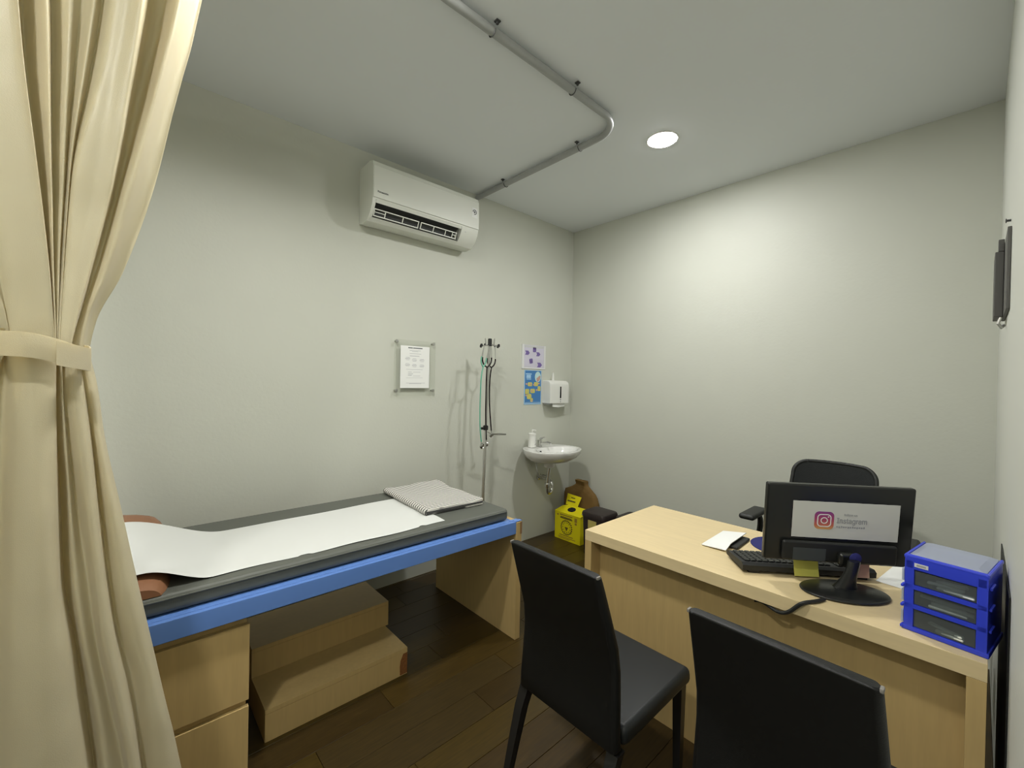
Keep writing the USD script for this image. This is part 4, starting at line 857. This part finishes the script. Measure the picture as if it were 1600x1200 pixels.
# blue three-drawer box
DBX = thing('drawer_box', 'blue plastic three-drawer box at the right end of the desk', 'drawer box', (1.732, 0.139, DZ + 0.0004), -0.153)
bw_, bd_, bh_ = 0.170, 0.195, 0.222          # width along local -y, depth along local +x
fr = []
for y0, y1 in ((-bw_, -bw_ + 0.022), (-0.022, 0)): fr.append(box(0, bd_, y0, y1, 0.0, bh_ - 0.012, r=0.003))
fr += [box(-0.001, bd_, -bw_ - 0.004, 0.004, 0, 0.014, r=0.003), box(0.0, bd_, -bw_ + 0.001, -0.001, 0.068, 0.080), box(0.0, bd_, -bw_ + 0.001, -0.001, 0.125, 0.137), box(0, 0.012, -bw_, 0, 0.182, bh_ - 0.002, r=0.004)]
fr += [box(bd_ - 0.006, bd_, -bw_ + 0.001, -0.001, 0.0, bh_ - 0.013)]
obj('frame', join(fr), 'blue_plastic', DBX, smooth=30)
for z in (0.066, 0.124, 0.180): obj('side_rib', box(0.010, 0.060, -bw_ - 0.006, -bw_ - 0.0002, z, z + 0.008, r=0.002), 'blue_plastic', DBX)
for z in (0.003, 0.066, 0.124): obj('side_rib', box(-0.003, 0.02, 0.0002, 0.007, z, z + 0.008, r=0.002), 'blue_plastic', DBX)
obj('lid', hull(np.vstack([box(0.006, bd_ - 0.004, -bw_ + 0.006, -0.006, bh_ - 0.0115, bh_, r=0.004).vertices, box(0.024, bd_ - 0.02, -bw_ + 0.022, -0.022, bh_, bh_ + 0.006, r=0.002).vertices])), 'clear_blue', DBX, label='frosted clear top cover')
obj('lid_rim', join([box(0.0, 0.014, -bw_ - 0.001, 0.001, bh_ - 0.011, bh_ + 0.002, r=0.005), box(0.0, bd_, -bw_ - 0.002, -bw_ + 0.0055, bh_ - 0.011, bh_ + 0.001, r=0.004), box(0.0, bd_, -0.0055, 0.002, bh_ - 0.011, bh_ + 0.001, r=0.004)]), 'blue_plastic', DBX)
for k, (z0, z1) in enumerate(((0.016, 0.066), (0.082, 0.123), (0.139, 0.180))):
    d_ = obj('drawer', box(0.004, 0.0065, -bw_ + 0.0225, -0.0225, z0, z1), 'smoky', DBX, smooth=False, label='smoky clear drawer front')
    obj('tray', join([box(0.0068, bd_ - 0.012, -bw_ + 0.024, -0.024, z0, z0 + 0.002), box(0.0068, bd_ - 0.012, -bw_ + 0.024, -bw_ + 0.026, z0 + 0.002, z1 - 0.01), box(0.0068, bd_ - 0.012, -0.026, -0.024, z0 + 0.002, z1 - 0.01)]), 'dark_grey', d_, smooth=False)
    cont = []
    for q in range(5 if k else 7):
        a = rng.uniform(-0.4, 0.4); L_ = rng.uniform(0.04, 0.085)
        if k == 0 and q > 1: continue
        m_ = box(-L_ / 2, L_ / 2, -0.007, 0.007, 0, 0.007, r=0.002, seg=1); m_ = mv(m_, (0, 0, 0), math.pi / 2 + a)
        cont.append(mv(m_, (0.012 + 0.010 * q, -bw_ / 2 + rng.uniform(-0.022, 0.022), z0 + 0.0025 + 0.0072 * (q % 3))))
    obj('contents', join(cont), 'paper' if k == 2 else 'plastic_white_dim', d_, kind='stuff', label='small pale packets seen through the drawer front')
obj('label_sticker', lay(bar(0.022, 0.052, 0.192, 0.2035, .0006), frame_of((-0.0002, 0, 0), (0, -1, 0), (0, 0, 1))), 'label_white', DBX, smooth=False, label='small white label')
obj('print', lay(bar(0.027, 0.047, 0.195, 0.2005, .0005), frame_of((-0.0010, 0, 0), (0, -1, 0), (0, 0, 1))), 'ink_grey', DBX, smooth=False, kind='stuff')
for z in (0.018, 0.082, 0.142): obj('drawer_handle', box(0.002, 0.03, 0.0005, 0.006, z, z + 0.036, r=0.002), 'clear_blue', DBX)

cb = spline([(1.742, 0.335, DZ + 0.0068), (1.71, 0.346, DZ + 0.0068), (1.684, 0.360, DZ + 0.0070), (1.6665, 0.378, DZ + 0.001), (1.6650, 0.398, DZ - 0.020), (1.6650, 0.420, DZ - 0.045), (1.667, 0.440, DZ - 0.0555), (1.680, 0.475, DZ - 0.0560), (1.690, 0.53, DZ - 0.0560)], 50)
org = np.array([1.69, 0.37, DZ])
obj('monitor_cable', tube(cb - org, 0.0062, 8), 'black_matt', loc=org, label='black cable running from the monitor foot over the desk edge', cat='cable')

# ------------------------------------------------------------------ on the right wall
rb = thing('wall_holder', 'dark flat holder hung on the right wall, seen edge-on', 'wall holder', (2.42, YC, 1.90))
obj('back_board', box(-0.20, 0.20, 0.0005, 0.010, -0.150, 0.130, r=0.002), 'board_grey', rb)
obj('front_pocket', box(0.02, 0.19, 0.0105, 0.034, -0.150, 0.095, r=0.003), 'board_grey', rb)
obj('upright', box(0.02, 0.06, 0.0105, 0.026, 0.0955, 0.140, r=0.002), 'board_grey', rb)
obj('clip', tube([(0.03, 0.015, -0.152), (0.03, 0.022, -0.175), (0.05, 0.012, -0.19), (0.06, 0.006, -0.18)], 0.005, 8), 'steel', rb)
obj('nail', mv(lathe([(0, 0), (0.004, 0), (0.004, 0.010), (0.008, 0.011), (0.008, 0.013), (0, 0.014)], 12, axis='y'), (0, 0, 0), math.pi), 'dark_grey', loc=(2.30, YC + 0.0003, 2.070), label='single dark nail in the right wall above the holder', cat='nail')

obj('added_gap_shade', box(0, 0.58, -0.0015, 0.0015, 0, 0.935, r=0.001), 'black_matt', loc=(1.70, YC + 0.0023, 0.0005), label='thin black sheet added to darken the gap between desk end and right wall', cat='board')  # added black sheet, gives the gap beside the desk its darkness
